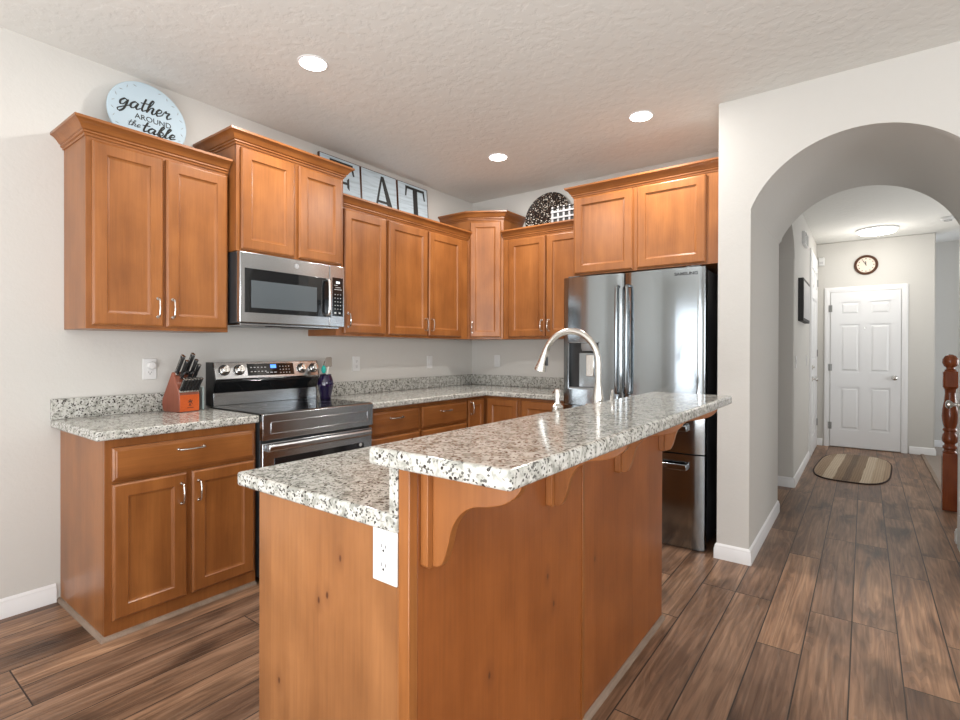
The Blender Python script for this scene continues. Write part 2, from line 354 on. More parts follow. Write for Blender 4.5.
# ------------------------------------------------------------------ the setting
struct('floor', MB().box(-.1, 7, -8, 5.0, -.1, 0), M['floor'], smooth=0)
struct('ceiling', MB().box(-.1, 7.1, -8.1, .1, H, H+.1), M['ceil'], smooth=0)
struct('ceiling_hall', MB().box(1.4, 5.4, YV, 5.0, HH, HH+.1), M['ceil'], smooth=0)
struct('wall_left', MB().box(-.1, 0, -8, .1, 0, H), M['wall'], smooth=0)
struct('wall_back', MB().box(0, 2.523, 0, .1, 0, H), M['wall'], smooth=0)
# wall with the deep vaulted arch
cx, cz, R = 3.222, 1.90, .560; xl, xr = 2.70, 3.744
t0 = math.acos((xl-cx)/R); zs = cz+R*math.sin(t0)
a0 = math.atan2(zs-cz, xl-cx); a1 = PI-a0
arc = [(cx+R*math.cos(a0+(a1-a0)*k/40), cz+R*math.sin(a0+(a1-a0)*k/40)) for k in range(41)]
struct('wall_arch', MB().prism([(2.523, 0), (xl, 0)]+[(x, z) for x, z in arc]+[(xr, 0), (7, 0), (7, H), (2.523, H)], 'y', YA, YV), M['wall'], smooth=15)
# walls behind the camera, with openings
def wall_openings(name, axis, pos, th, a0, a1, holes):
    mb = MB(); xs = [a0]+[e for h in holes for e in h[:2]]+[a1]
    def bx(p, q, z0, z1):
        if axis == 'y': mb.box(p, q, pos, pos-th, z0, z1)
        else: mb.box(pos, pos+th, p, q, z0, z1)
    for i in range(0, len(xs), 2): bx(xs[i], xs[i+1], 0, H)
    for h in holes:
        if h[2] > 0: bx(h[0], h[1], 0, h[2])
        bx(h[0], h[1], h[3], H)
    return struct(name, mb, M['wall'], smooth=0)
wall_openings('wall_front', 'y', -8, .1, -.1, 7.1, [(.85, 3.05, 0, 2.1), (4.3, 6.1, .9, 2.15)])
wall_openings('wall_right', 'x', 7, .1, -8, .1+YA+.1, [(-5.5, -3.1, .8, 2.2)])
def window(n, axis, pos, a0, a1, z0, z1, name='window'):
    r = bpy.data.objects.new('%s_%d' % (name, n), None); C.objects.link(r); r['kind'] = 'structure'
    f = MB(); g = MB(); m_ = (a0+a1)/2
    for (p, q, zz0, zz1) in ((a0, a0+.05, z0, z1), (a1-.05, a1, z0, z1), (m_-.03, m_+.03, z0, z1), (a0, a1, z0, z0+.05), (a0, a1, z1-.05, z1)):
        if axis == 'y': f.box(p, q, pos-.07, pos-.03, zz0, zz1)
        else: f.box(pos+.03, pos+.07, p, q, zz0, zz1)
    if axis == 'y': g.box(a0+.04, a1-.04, pos-.052, pos-.048, z0+.04, z1-.04)
    else: g.box(pos+.048, pos+.052, a0+.04, a1-.04, z0+.04, z1-.04)
    f.build('window_frame', M['trim'], r, .004); g.build('window_pane', M['cglass'], r, smooth=0)
window(1, 'y', -8, .85, 3.05, 0, 2.1); window(2, 'y', -8, 4.3, 6.1, .9, 2.15); window(3, 'x', 7, -5.5, -3.1, .8, 2.2)
# hall beyond the arch
struct('wall_hall_left', MB().box(2.58, 2.72, 1.35, 4.067, 0, HH), M['wall'], bevel=.012)
struct('wall_hall_end', MB().box(2.58, 3.925, 4.067, 4.2, 0, HH), M['wall'], bevel=.012)
struct('wall_hall_far', MB().box(3.7, 5.4, 4.85, 4.95, 0, HH), M['wall'], smooth=0)
struct('wall_hall_right', MB().box(5.3, 5.4, YV, 4.85, 0, HH), M['wall'], smooth=0)
struct('wall_side_passage', MB().box(1.45, 1.55, YV-.4, 1.5, 0, HH).box(1.55, 2.58, 1.36, 1.46, 0, HH).box(1.55, 2.523, YV-.08, YV, 0, HH), M['wall'], smooth=0)
struct('floor_carpet', MB().box(3.83, 5.3, 1.40, 4.85, .0, .006), M['carpet'], smooth=0)
struct('trim_1', MB().box(3.795, 3.83, 1.40, 4.05, 0, .012), M['shoe'], bevel=.003)
BP = [(0, 0), (.014, 0), (.014, .062), (.010, .070), (.010, .080), (.005, .088), (0, .092)]
def base(name, *paths):
    mb = MB()
    for p in paths: mb.sweep(BP, p)
    struct(name, mb, M['trim'], smooth=30)
base('baseboard_left', [(0, -3.411), (0, -7.99)][::-1])
base('baseboard_arch', [(2.523, YA+.03), (2.523, YA), (xl, YA), (xl, YV), (2.53, YV)])
base('baseboard_arch_right', [(3.80, YV), (xr, YV), (xr, YV-.06)], [(xr, YA+.36), (xr, YA), (6.98, YA)])
base('baseboard_hall_left', [(2.56, 1.35), (2.72, 1.35), (2.72, 2.93)])
base('baseboard_hall_end', [(2.725, 4.067), (2.795, 4.067)], [(3.69, 4.067), (3.925, 4.067), (3.925, 4.2)])
base('baseboard_hall_far', [(3.93, 4.85), (5.29, 4.85)])

na = 14; y0_, y1_ = YV+.0, 1.35; rad_ = (y1_-y0_)/2; zc_ = 2.12-.0
hp = [(y0_, HH), (y0_, zc_)]+[((y0_+y1_)/2-rad_*math.cos(PI*k/na), zc_+.30*math.sin(PI*k/na)) for k in range(1, na)]+[(y1_, zc_), (y1_, HH)]
struct('wall_hall_arch_head', MB().prism(hp[::-1], 'x', 2.58, 2.72), M['wall'], smooth=20)
# ---- six panel doors
def panel_door(n, name_label, loc, rz, w, h, casing=.065, hinge_left=True, deadbolt=False, lever=False, peephole=False, case=True):
    """local frame: x 0..w, faces -y, slab front at y=0"""
    r = bpy.data.objects.new('door_%d' % n, None); C.objects.link(r); r.location = loc; r.rotation_euler = (0, 0, rz); r['kind'] = 'structure'
    mb = MB(); mb.box(0, w, .010, .035, .012, h)
    st = .105*w/.76; mid = .10*w/.76; c0 = (w-mid)/2; c1 = (w+mid)/2
    zr = [(.012, .235), (.80*h/2.04, .99*h/2.04), (1.62*h/2.04, 1.74*h/2.04), (h-.13, h)]
    for a, b in ((0, st), (c0, c1), (w-st, w)): mb.box(a, b, 0, .011, .012, h)
    for a, b in zr:
        mb.box(st, c0, 0, .011, a, b); mb.box(c1, w-st, 0, .011, a, b)
    for xa, xb in ((st, c0), (c1, w-st)):
        for k in range(3):
            za, zb = zr[k][1], zr[k+1][0]
            i1, i2 = .018, .040
            mb.rings([[(xa+i1, .011, za+i1), (xb-i1, .011, za+i1), (xb-i1, .011, zb-i1), (xa+i1, .011, zb-i1)],
                      [(xa+i2, .002, za+i2), (xb-i2, .002, za+i2), (xb-i2, .002, zb-i2), (xa+i2, .002, zb-i2)]])
    mb.build('door_panel', M['doorw'], r, 0, 10)
    if case:
        cb_ = MB(); k = casing
        CP = [(0, 0), (k, 0), (k, -.016), (k-.012, -.020), (.02, -.014), (.006, -.012), (0, -.012)]
        g = .006
        for sgn, x in ((-1, -g), (1, w+g)):
            cb_.rings([[(x+sgn*o, y+.02, 0) for o, y in CP], [(x+sgn*o, y+.02, h+g+o) for o, y in CP]])
        cb_.rings([[(-g-o, y+.02, h+g+o) for o, y in CP], [(w+g+o, y+.02, h+g+o) for o, y in CP]])
        cb_.build('door_casing', M['trim'], r, 0, 40)
    hx = -.003 if hinge_left else w+.003
    for z in (.28, 1.05, 1.83):
        hb = MB().lathe([(.007, -.045), (.007, .045)], (hx, -.004, z*h/2.04), 10); hb.box(hx-.02, hx+.02, -.001, .003, z*h/2.04-.045, z*h/2.04+.045)
        hb.build('hinge', M['hinge'], r)
    kx = w-.06 if hinge_left else .06; kz = .93
    kb = MB()
    kb.lathe([(.0, -.002), (.030, -.002), (.030, -.008), (.011, -.012), (.011, -.030), (.020, -.036), (.027, -.048), (.026, -.058), (.014, -.066), (0, -.067)][::-1], (kx, 0, kz), 20, 'y')
    if lever: kb.tube([(kx, -.045, kz), (kx+.10*(1 if kx < w/2 else -1), -.045, kz)], .008)
    kb.build('door_knob', M['chrome'], r)
    if deadbolt: MB().lathe([(.026, -.002), (.026, -.012), (.010, -.016), (.010, -.03), (0, -.03)][::-1], (kx, 0, kz+.14), 16, 'y').build('deadbolt', M['chrome'], r)
    if peephole: MB().lathe([(.008, .0), (.008, -.006), (0, -.006)][::-1], (w/2, 0, 1.56), 12, 'y').build('peephole', M['chrome'], r)
    return r
panel_door(1, '', (2.880, 4.047, 0), 0, .725, 2.035, casing=.062, peephole=True)
panel_door(2, '', (2.74, 3.03, 0), PI/2, .86, 2.40, casing=.065, hinge_left=False, deadbolt=True, lever=True)
panel_door(3, '', (xr-.02, .27, 0), -PI/2, .66, 2.03, hinge_left=False, case=False)

# ------------------------------------------------------------------ cabinets
CR = [(0, 0), (.005, 0), (.007, .004), (.007, .010), (.011, .011), (.015, .014), (.015, .021), (.012, .022), (.020, .026), (.030, .042), (.040, .053), (.050, .059), (.055, .061), (.055, .073), (0, .073)]
def door_mesh(x0, x1, z0, z1, y, th=.020, fr=.058):
    """recessed panel door: front at y, bevelled outer edge and stepped inner edge"""
    mb = MB(); yb = y+th
    def rg(i, yy): return [(x0+i, yy, z0+i), (x1-i, yy, z0+i), (x1-i, yy, z1-i), (x0+i, yy, z1-i)]
    mb.rings([rg(0, yb), rg(0, y+.007), rg(.007, y+.001), rg(.010, y), rg(fr, y), rg(fr+.004, y+.006), rg(fr+.013, y+.010)])
    return mb
def drawer_mesh(x0, x1, z0, z1, y, th=.020):
    mb = MB()
    def rg(i, yy): return [(x0+i, yy, z0+i), (x1-i, yy, z0+i), (x1-i, yy, z1-i), (x0+i, yy, z1-i)]
    mb.rings([rg(0, y+th), rg(0, y+.008), rg(.008, y+.003), rg(.013, y+.002), rg(.016, y)]); return mb
def pull(x, z, y, vert=True, L=.094):
    P = [(-L/2, 0), (-L/2, -.020), (-L*.40, -.027), (-L*.2, -.031), (0, -.033), (L*.2, -.031), (L*.40, -.027), (L/2, -.020), (L/2, 0)]
    pts = [(x, y+b, z+a) if vert else (x+a, y+b, z) for a, b in P]
    mb = MB().tube(catmull(pts, 3), .0042, 8)
    for s in (-1, 1):
        c = (x, y, z+s*L/2) if vert else (x+s*L/2, y, z)
        mb.lathe([(.0075, 0), (.0075, -.004), (0, -.004)][::-1], c, 10, 'y')
    return mb
def cabinet(name, label, loc, rz, w, d, h, doors=(), drawers=(), crown=None, cat='cabinet', shoe=None, group=None, top_gap=.0, frame_extra=None):
    r = thing(name, label, cat, loc, rz, group)
    ff = .019
    MB().box(0, w, -d+ff, -.002, 0, h).build('carcass', M['wood'], r, .0015)
    # face frame: stiles, rails and mullions
    fb = MB(); fb.box(0, w, -d, -d+ff, 0, h); fb.build('face_frame', M['wood'], r, .001)
    for (x0, x1, z0, z1, hside, hz) in doors:
        dr = door_mesh(x0, x1, z0, z1, -d-.021).build('door', M['wood'], r, 0, 10)
        if hside: pull((x0+.028) if hside == 'l' else (x1-.028), hz, -d-.021).build('handle', M['bright'], dr)
    for (x0, x1, z0, z1) in drawers:
        dr = drawer_mesh(x0, x1, z0, z1, -d-.021).build('drawer', M['woodh'], r, 0, 10)
        pull((x0+x1)/2, (z0+z1)/2+.028, -d-.021, False, .115).build('handle', M['bright'], dr)
    if crown:
        MB().sweep([(o, z+h-.006) for o, z in CR], crown).build('crown_moulding', M['woodh'], r, 0, 28)
    if shoe:
        MB().sweep([(0, 0), (.016, 0), (.014, .009), (.008, .015), (0, .018)], shoe).build('shoe_moulding', M['shoe'], r, 0, 60)
    return r
# --- left wall: local x -> world y, front -> +x
Q = PI/2
DT = 0.875
cabinet('base_cabinet', 'maple base cabinet left of the range with one drawer over two doors', (0.0, -3.393, 0), Q, .690, .61, .874,
        doors=[(.026, .334, .080, .675, 'r', .578), (.357, .676, .080, .675, 'l', .578)], drawers=[(.026, .676, .69, .835)],
        shoe=[(0, 0), (0, -.61), (.690, -.61)])
cabinet('wall_cabinet', 'tall maple wall cabinet at the far left, two doors, under the round sign', (0, -3.378, 1.364), Q, .672, .32, .91,
        doors=[(.022, .327, .018, .888, 'r', .115), (.342, .662, .018, .888, 'l', .115)], crown=[(0, 0), (0, -.32), (.672, -.32)])
cabinet('wall_cabinet', 'short deeper maple wall cabinet directly above the microwave', (0, -2.700, 1.826), Q, .742, .40, .606,
        doors=[(.022, .362, .012, .588, None, 0), (.392, .722, .012, .588, None, 0)], crown=[(0, 0), (0, -.40), (.742, -.40), (.742, 0)])
cabinet('wall_cabinet', 'single door maple wall cabinet just right of the microwave', (0, -1.955, 1.364), Q, .465, .32, .91,
        doors=[(.060, .452, .018, .888, 'l', .11)], crown=[(0, -.32), (.465, -.32)])
cabinet('wall_cabinet', 'two door maple wall cabinet on the left wall next to the diagonal corner cabinet', (0, -1.488, 1.364), Q, .998, .32, .91,
        doors=[(.012, .446, .018, .888, 'r', .11), (.464, .895, .018, .888, 'l', .11)], crown=[(0, -.32), (.998, -.32)])
# --- diagonal corner wall cabinet
r = thing('corner_wall_cabinet', 'tall diagonal corner wall cabinet with one narrow door', 'cabinet', (0, 0, 1.364))
cl, cr_, cd = .485, .605, .322; hC = 1.094
poly = [(.002, -cl), (cd, -cl), (cr_, -cd), (cr_, -.002), (.002, -.002)]
MB().prism(poly, 'z', 0, hC).build('carcass', M['wood'], r, .0015)
dv = Vector((cr_-cd, cl-cd, 0)); Ld = dv.length; ang = math.atan2(dv.y, dv.x)
dd = door_mesh(.022, Ld-.022, .018, hC-.022, -.0215, fr=.050).build('door', M['wood'], r, 0, 10); dd.location = (cd, -cl, 0); dd.rotation_euler = (0, 0, ang)
pull(.045, .11, -.021).build('handle', M['bright'], dd)
MB().sweep([(o, z+hC-.006) for o, z in CR], [(.002, -cl), (cd, -cl), (cr_, -cd), (cr_, -.002)]).build('crown_moulding', M['woodh'], r, 0, 28)
# --- back wall
cabinet('wall_cabinet', 'two door maple wall cabinet on the back wall between corner cabinet and refrigerator', (.608, 0, 1.364), 0, .84, .32, .91,
        doors=[(.062, .440, .018, .888, 'r', .115), (.452, .825, .018, .888, 'l', .115)], crown=[(0, -.32), (.84, -.32)])
cabinet('wall_cabinet', 'deep maple cabinet above the refrigerator with two wide doors', (1.450, 0, 1.835), 0, 1.068, .61, .602,
        doors=[(.012, .468, .012, .588, None, 0), (.502, .958, .012, .588, None, 0)], crown=[(0, 0), (0, -.61), (1.068, -.61)])
# --- base cabinets right of the range
cabinet('base_cabinet', 'maple base cabinet with drawers immediately right of the range', (0, -1.918, 0), Q, .500, .60, .874,
        doors=[(.012, .488, .10, .665, None, 0)], drawers=[(.012, .488, .685, .845)])
cabinet('base_cabinet', 'maple base cabinet with a drawer between the drawer base and the corner door', (0, -1.415, 0), Q, .560, .60, .874,
        doors=[(.012, .548, .10, .665, None, 0)], drawers=[(.012, .548, .685, .845)])
r = thing('corner_base_cabinet', 'maple corner base cabinet with two narrow bi-fold doors', 'cabinet', (0, 0, 0))
MB().prism([(.002, -.853), (.60, -.853), (.60, -.60), (.965, -.60), (.965, -.002), (.002, -.002)], 'z', 0, .874).build('carcass', M['wood'], r, .0015)
d1 = door_mesh(0, .215, .10, .85, -.021, fr=.045).build('door', M['wood'], r, 0, 10); d1.location = (.60, -.845, 0); d1.rotation_euler = (0, 0, Q)
pull(.03, .78, -.021).build('handle', M['bright'], d1)
d2 = door_mesh(0, .31, .10, .85, -.021, fr=.05).build('door', M['wood'], r, 0, 10); d2.location = (.64, -.60, 0)
cabinet('base_cabinet', 'maple base cabinet on the back wall left of the refrigerator', (.968, 0, 0), 0, .474, .60, .874,
        doors=[(.02, .46, .10, .85, None, 0)])
# --- worktops
def slab(name, poly, z0, z1, m, parent=None, bev=.008): return MB().prism(poly, 'z', z0, z1).build(name, m, parent, bev, seg=3)
r = thing('countertop', 'speckled granite countertop left of the range holding the knife block', 'countertop', (0, -3.433, .8745))
slab('worktop', [(.001, 0), (.648, 0), (.648, .733), (.001, .733)], 0, .04, M['granite'], r)
slab('backsplash', [(.001, 0), (.021, 0), (.021, .733), (.001, .733)], .0405, .142, M['granite'], r, .002)
r = thing('countertop', 'L-shaped speckled granite countertop running from the range round the corner to the refrigerator', 'countertop', (0, 0, .8745))
slab('worktop', [(.001, -1.919), (.648, -1.919), (.648, -.64), (1.444, -.64), (1.444, -.001), (.001, -.001)], 0, .04, M['granite'], r)
slab('backsplash', [(.001, -1.919), (.021, -1.919), (.021, -.021), (1.444, -.021), (1.444, -.001), (.001, -.001)], .0405, .142, M['granite'], r, .002)

# ------------------------------------------------------------------ island
r = thing('kitchen_island', 'maple kitchen island base with knotty end panel and raised bar side', 'island', (0, 0, 0))
ix0, ix1, iy0, iy1 = 1.892, 2.48, -3.42, -1.735
MB().box(ix0+.02, ix1-.035, iy0+.02, iy1, 0, .874).build('carcass', M['wood'], r)
origin(MB().box(ix0, 2.447, iy0, iy0+.019, 0, .874).build('end_panel', M['panel'], r, .001), (0, 0, 0))
MB().box(2.4475, ix1, iy0-.006, iy0+.02, 0, 1.020).build('corner_post', M['wood'], r, .002)
MB().box(2.4475, ix1-.001, iy0+.021, iy1, 0, 1.020).build('bar_back_panel', M['panely'], r, .001)
MB().box(ix1-.001, ix1+.004, -2.603, -2.585, 0, 1.020).build('seam_batten', M['wood'], r, .001)
MB().sweep([(0, 0), (.016, 0), (.014, .010), (.008, .016), (0, .019)], [(ix1, iy0+.021), (ix1, iy1)]).build('shoe_moulding', M['shoe'], r, 0, 60)
prof = [(.030, .804), (.031, .805), (.045, .812), (.056, .834), (.064, .860), (.075, .898), (.100, .932), (.130, .950), (.169, .958), (.205, .970), (.228, .985), (.243, 1.003), (.247, 1.021)]
for yy in (-3.392, -2.85, -2.32, -1.792):
    k = MB()
    P_ = [Vector((a, b, 0)) for a, b in prof]; sm = [(p.x, p.y) for p in catmull(P_[1:], 4)]
    k.prism([(ix1+.021, 1.021), (ix1+.021, .804)]+[(ix1+a, b) for a, b in sm], 'y', yy+.016, yy+.038)
    cb = k.build('corbel', M['wood'], r, .0015)
    MB().prism([(yy, .808), (yy+.006, .802), (yy+.044, .802), (yy+.050, .808), (yy+.050, 1.021), (yy, 1.021)], 'x', ix1, ix1+.021).build('mounting_plate', M['wood'], cb, .001)
def outlet(loc, rz, label, kind='outlet', w=.072, h=.118, group=None, plug=False):
    """plate on a wall facing local -y; loc is the centre of its back"""
    r = thing('wall_outlet' if kind == 'outlet' else 'light_switch', label, 'outlet' if kind == 'outlet' else 'switch', loc, rz, group)
    MB().box(-w/2, w/2, -.006, 0, -h/2, h/2).build('cover_plate', M['white'], r, .003)
    if kind == 'outlet':
        for s in (-1, 1):
            rc = MB().rings([[(math.copysign(abs(math.cos(t))**.7, math.cos(t))*.0165, y, s*.0205+math.copysign(abs(math.sin(t))**.8, math.sin(t))*.014) for t in [2*PI*k/20 for k in range(20)]] for y in (-.005, -.009)]).build('receptacle', M['white'], r)
            MB().box(-.0075, -.0055, -.0095, -.008, s*.0205-.001, s*.0205+.007).box(.0055, .0075, -.0095, -.008, s*.0205-.001, s*.0205+.006).lathe([(.0028, -.0095), (.0028, -.008)], (0, 0, s*.0205-.007), 10, 'y').build('slot', M['dark'], rc)
        if plug: MB().lathe([(.0, -.036), (.018, -.034), (.021, -.028), (.021, -.0095)], (.004, 0, .021), 20, 'y').build('plug', M['white'], r)
    else:
        MB().box(-.010, .010, -.010, -.005, -.020, .020).build('rocker', M['white'], r, .002)
    return r
outlet((2.405, iy0-.0002, .818), 0, 'white duplex outlet on the island end panel', w=.077, h=.118)
slab('island_countertop', [(1.787, -3.430), (2.446, -3.430), (2.446, -1.60), (1.787, -1.60)], .8745, .9145, M['granite'])
tag(bpy.data.objects['island_countertop'], 'lower granite countertop of the island in front of the range', 'countertop')
tag(slab('island_riser', [(2.421, -3.428), (2.4465, -3.428), (2.4465, -1.60), (2.421, -1.60)], .915, 1.0215, M['granite'], None, .002), 'narrow upright granite riser between the island counter and the raised bar', 'riser')
def rounded(x0, x1, y0, y1, rad, n=6):
    out = []
    for cx_, cy_, a in ((x1-rad, y0+rad, -PI/2), (x1-rad, y1-rad, 0), (x0+rad, y1-rad, PI/2), (x0+rad, y0+rad, PI)):
        out += [(cx_+rad*math.cos(a+PI/2*k/n), cy_+rad*math.sin(a+PI/2*k/n)) for k in range(n+1)]
    return out
tag(slab('bar_top', rounded(2.383, 2.754, -3.457, -1.592, .012), 1.022, 1.0605, M['granite'], None, .009), 'raised long granite bar top on the island', 'countertop')
# faucet, soap dispenser, air switch
fy = -2.145
r = thing('kitchen_faucet', 'brushed nickel gooseneck pull-down faucet on the island', 'faucet', (2.335, fy, .9147))
MB().lathe([(0, 0), (.030, 0), (.030, .006), (.020, .014), (.019, .05), (.023, .09), (.024, .15), (.018, .19), (.0145, .215), (.0, .215)]).build('body', M['chrome'], r)
pts = [(0, 0, .20), (0, 0, .26), (0, 0, .30)]+[(-.132+.132*math.cos(t), 0, .300+.138*math.sin(t)) for t in [PI*.87*k/16 for k in range(1, 17)]]
MB().tube(pts, .0140, 14).build('gooseneck_spout', M['chrome'], r)
e = Vector(pts[-1]); d_ = (Vector(pts[-1])-Vector(pts[-2])).normalized(); d_ = Vector((-.32, 0, -.95)).normalized()
MB().tube([e, e+d_*.02, e+d_*.055, e+d_*.098, e+d_*.101], [.0148, .0165, .020, .027, .024], 16).build('spray_head', M['chrome'], r)
MB().box(.001, .006, -.008, .008, -.02, .02).build('spray_button', M['dark'], r, .002).location = tuple(e+d_*.055+Vector((.019, 0, 0)))
MB().tube([(.02, 0, .12), (.05, 0, .125)], .013, 12).tube([(.045, 0, .125), (.058, 0, .128), (.066, -.01, .17), (.068, -.012, .19)], [.007, .007, .006, .005], 10).build('lever_handle', M['chrome'], r)
r = thing('soap_dispenser', 'small nickel soap dispenser beside the faucet', 'soap dispenser', (2.335, -2.508, .9147))
MB().lathe([(0, 0), (.024, 0), (.024, .006), (.014, .012), (.012, .10), (.021, .125), (.021, .148), (.011, .158), (.0085, .175), (.0, .175)]).build('body', M['chrome'], r)
MB().lathe([(0, .175), (.0115, .176), (.0115, .207), (.009, .211), (0, .211)]).tube([(0, 0, .196), (-.018, .012, .198), (-.026, .017, .192)], .005, 8).build('pump_head', M['bright'], r)
tag(origin(MB().lathe([(0, 0), (.018, 0), (.018, .006), (.0155, .01), (.0155, .128), (.012, .134), (0, .134)], (2.335, -2.235, .9147)).build('air_switch', M['chrome']), (2.335, -2.235, .9147)), 'short nickel button cap between the soap dispenser and the faucet', 'air switch')

# ------------------------------------------------------------------ range
r = thing('kitchen_range', 'freestanding stainless electric range with black glass cooktop', 'range', (0, -2.694, 0), Q)   # local x 0..w -> y, front -> -y local
W = .768
MB().box(.003, W-.003, -.635, -.03, .03, .905).build('body', M['side'], r, .003)
MB().box(0, W, -.655, -.09, .905, .921).build('cooktop', M['glass'], r, .003)
for cx_, cy_, rad in ((.20, -.22, .075), (.56, -.22, .075), (.20, -.47, .09), (.56, -.47, .105)):
    n = 36; bb = MB()
    for rr1 in (rad,):
        o = len(bb.v)
        for q_ in (rr1, rr1-.002):
            bb.v += [(cx_+q_*math.cos(2*PI*k/n), cy_+q_*math.sin(2*PI*k/n), .9214) for k in range(n)]
        bb.f += [(o+k, o+(k+1) % n, o+n+(k+1) % n, o+n+k) for k in range(n)]
    bb.build('burner_ring', M['grey'], r, smooth=0)
MB().prism([(-.655, .921), (-.668, .915), (-.668, .775), (-.635, .775), (-.635, .921)], 'x', 0, W).build('front_panel', M['steel'], r, .002)
fr = MB()
for a, b, c_, d in ((.045, W-.045, .868, .873), (.045, W-.045, .806, .811), (.045, .05, .806, .873), (W-.05, W-.045, .806, .873)): fr.box(a, b, -.672, -.667, c_, d)
fr.build('panel_bead', M['steel'], r, .0015)
MB().box(.002, W-.002, -.662, -.636, .18, .760).build('oven_door', M['steel'], r, .004)
MB().box(.07, W-.07, -.665, -.661, .30, .672).build('oven_window', M['ovenw'], r, .002)
MB().prism([(-.664, .712), (-.690, .714), (-.698, .724), (-.698, .742), (-.690, .752), (-.664, .754)], 'x', .022, W-.030).build('oven_handle', M['steel'], r, .004)
MB().box(.002, W-.002, -.660, -.636, .03, .172).build('storage_drawer', M['steel'], r, .004)
lg = MB().lathe([(0, -.0018), (.011, -.0018), (.011, 0)], (W-.10, -.665, .660), 20, 'y').build('round_badge', M['lgrey'], r)
# back guard
MB().prism([(-.006, .921), (-.088, .921), (-.088, 1.0), (-.075, 1.006), (-.112, 1.075), (-.118, 1.085), (-.088, 1.186), (-.006, 1.186)], 'x', .020, W-.020).build('backguard', M['steel'], r, .002)
for a, b in ((.013, .0195), (W-.0195, W-.013)): MB().prism([(-.004, .921), (-.086, .921), (-.086, 1.0), (-.116, 1.082), (-.086, 1.187), (-.004, 1.187)], 'x', a, b).build('side_cap', M['dark'], r, .001)
MB().prism([(-.089, 1.003), (-.077, 1.008), (-.1125, 1.0745), (-.114, 1.073), (-.116, 1.068), (-.094, 1.000)], 'x', .022, W-.022).build('vent_recess', M['glass'], r)
sl = Vector((0, -.030, -.101)).normalized(); nrm = Vector((0, -.101, .030)).normalized()     # face from (-.118,1.085) up to (-.088,1.186)
def onface(t, out=0): return (-.118+.030*t - .0+nrm.y*out, 1.085+.101*t+nrm.z*out)
def facebox(mb, x0, x1, t0_, t1_, o0, o1):
    p = [onface(t0_, o0), onface(t0_, o1), onface(t1_, o1), onface(t1_, o0)]; mb.prism(p, 'x', x0, x1); return mb
facebox(MB(), .225, .555, .14, .88, -.001, .0015).build('control_display', M['glass'], r)
facebox(MB(), .385, .425, .58, .80, .0012, .0022).build('clock_digits', M['blue'], r)
for a_, b_, nx_, st_, wd_ in ((.245, (.36, .62), 5, .024, .012), (.450, (.25, .45, .65), 4, .022, .007), (.35, (.28,), 3, .028, .018)):
    for t in b_:
        pr = MB()
        for i in range(nx_): facebox(pr, a_+i*st_, a_+i*st_+wd_, t, t+.05, .0012, .0019)
        pr.build('panel_print', M['lgrey'], r, smooth=0)
for kx in (.078, .172, .618, .712):
    y_, z_ = onface(.52); base_ = Vector((kx, y_, z_)); up_ = nrm
    a_ = Vector((1, 0, 0)); b_ = up_.cross(a_)
    def ring(rad, o, n=24): return [base_+up_*o+(a_*math.cos(2*PI*k/n)+b_*math.sin(2*PI*k/n))*rad for k in range(n)]
    kn = MB().rings([ring(.029, 0), ring(.029, .008), ring(.025, .010), ring(.0235, .032), ring(.020, .035)]).build('knob', M['bright'], r)
    MB().rings([ring(.034, .0005), ring(.034, .004)]).build('knob_bezel', M['dark'], kn)
    q0 = [base_+up_*.035+a_*x+b_*y for x, y in ((-.004, -.021), (.004, -.021), (.004, .021), (-.004, .021))]; MB().rings([q0, [p+up_*.009 for p in q0]]).build('knob_grip', M['chrome'], kn, .001)

# ------------------------------------------------------------------ microwave
r = thing('microwave', 'stainless over-the-range microwave with black window', 'microwave', (0, -2.697, 1.418), Q)
W = .726; hM = .404
MB().box(.0, W, -.398, -.003, 0, hM).build('case', M['side'], r, .002)
MB().box(0, W*.835-.002, -.436, -.399, .0, hM).build('door', M['steel'], r, .006)
MB().box(W*.835, W, -.434, -.399, .0, hM).build('control_side', M['steel'], r, .004)
MB().box(.028, .615, -.4385, -.435, .060, .312).build('door_glass', M['glass'], r, .002)
MB().box(.066, .505, -.4395, -.438, .088, .245).build('window_mesh', M['screen'], r, .001)
MB().tube(catmull([(.577, -.437, .075), (.577, -.466, .080), (.577, -.474, .12), (.577, -.476, .188), (.577, -.474, .256), (.577, -.466, .296), (.577, -.437, .301)], 4), .0105, 12).build('handle', M['chrome'], r)
MB().box(.628, .712, -.4365, -.4335, .070, .325).build('keypad', M['glass'], r, .001)
MB().box(.655, .684, -.4375, -.436, .287, .300).build('clock_digits', M['digits'], r)
kp = MB()
for i in range(3):
    for j in range(5): kp.box(.644+i*.022, .650+i*.022, -.4373, -.436, .115+j*.024, .120+j*.024)
for j, (a, b) in enumerate(((.640, .700), (.650, .690), (.640, .668))): kp.box(a, b, -.4373, -.436, .245+j*.014, .248+j*.014)
kp.box(.642, .656, -.4373, -.436, .086, .096); kp.box(.676, .690, -.4373, -.436, .086, .096)
kp.build('keypad_print', M['lgrey'], r, smooth=0)
MB().lathe([(0, -.4372), (.0165, -.4372), (.0165, -.436)], (.36, 0, .362), 28, 'y').build('emblem_disc', M['lgrey'], r)
lgm = MB(); n = 28
for rad, wd in ((.0165, .002), (.0125, .0008)):
    lgm.rings([[(.36+q_*math.cos(2*PI*k/n), yy, .362+q_*math.sin(2*PI*k/n)) for k in range(n)] for q_, yy in ((rad, -.437), (rad, -.4378), (rad-wd, -.4378), (rad-wd, -.437))], False, False)
lgm.tube(catmull([(.354, -.4378, .366), (.351, -.4378, .370), (.348, -.4378, .364), (.352, -.4378, .356), (.358, -.4378, .359), (.355, -.4378, .350)], 3), .0011, 6)
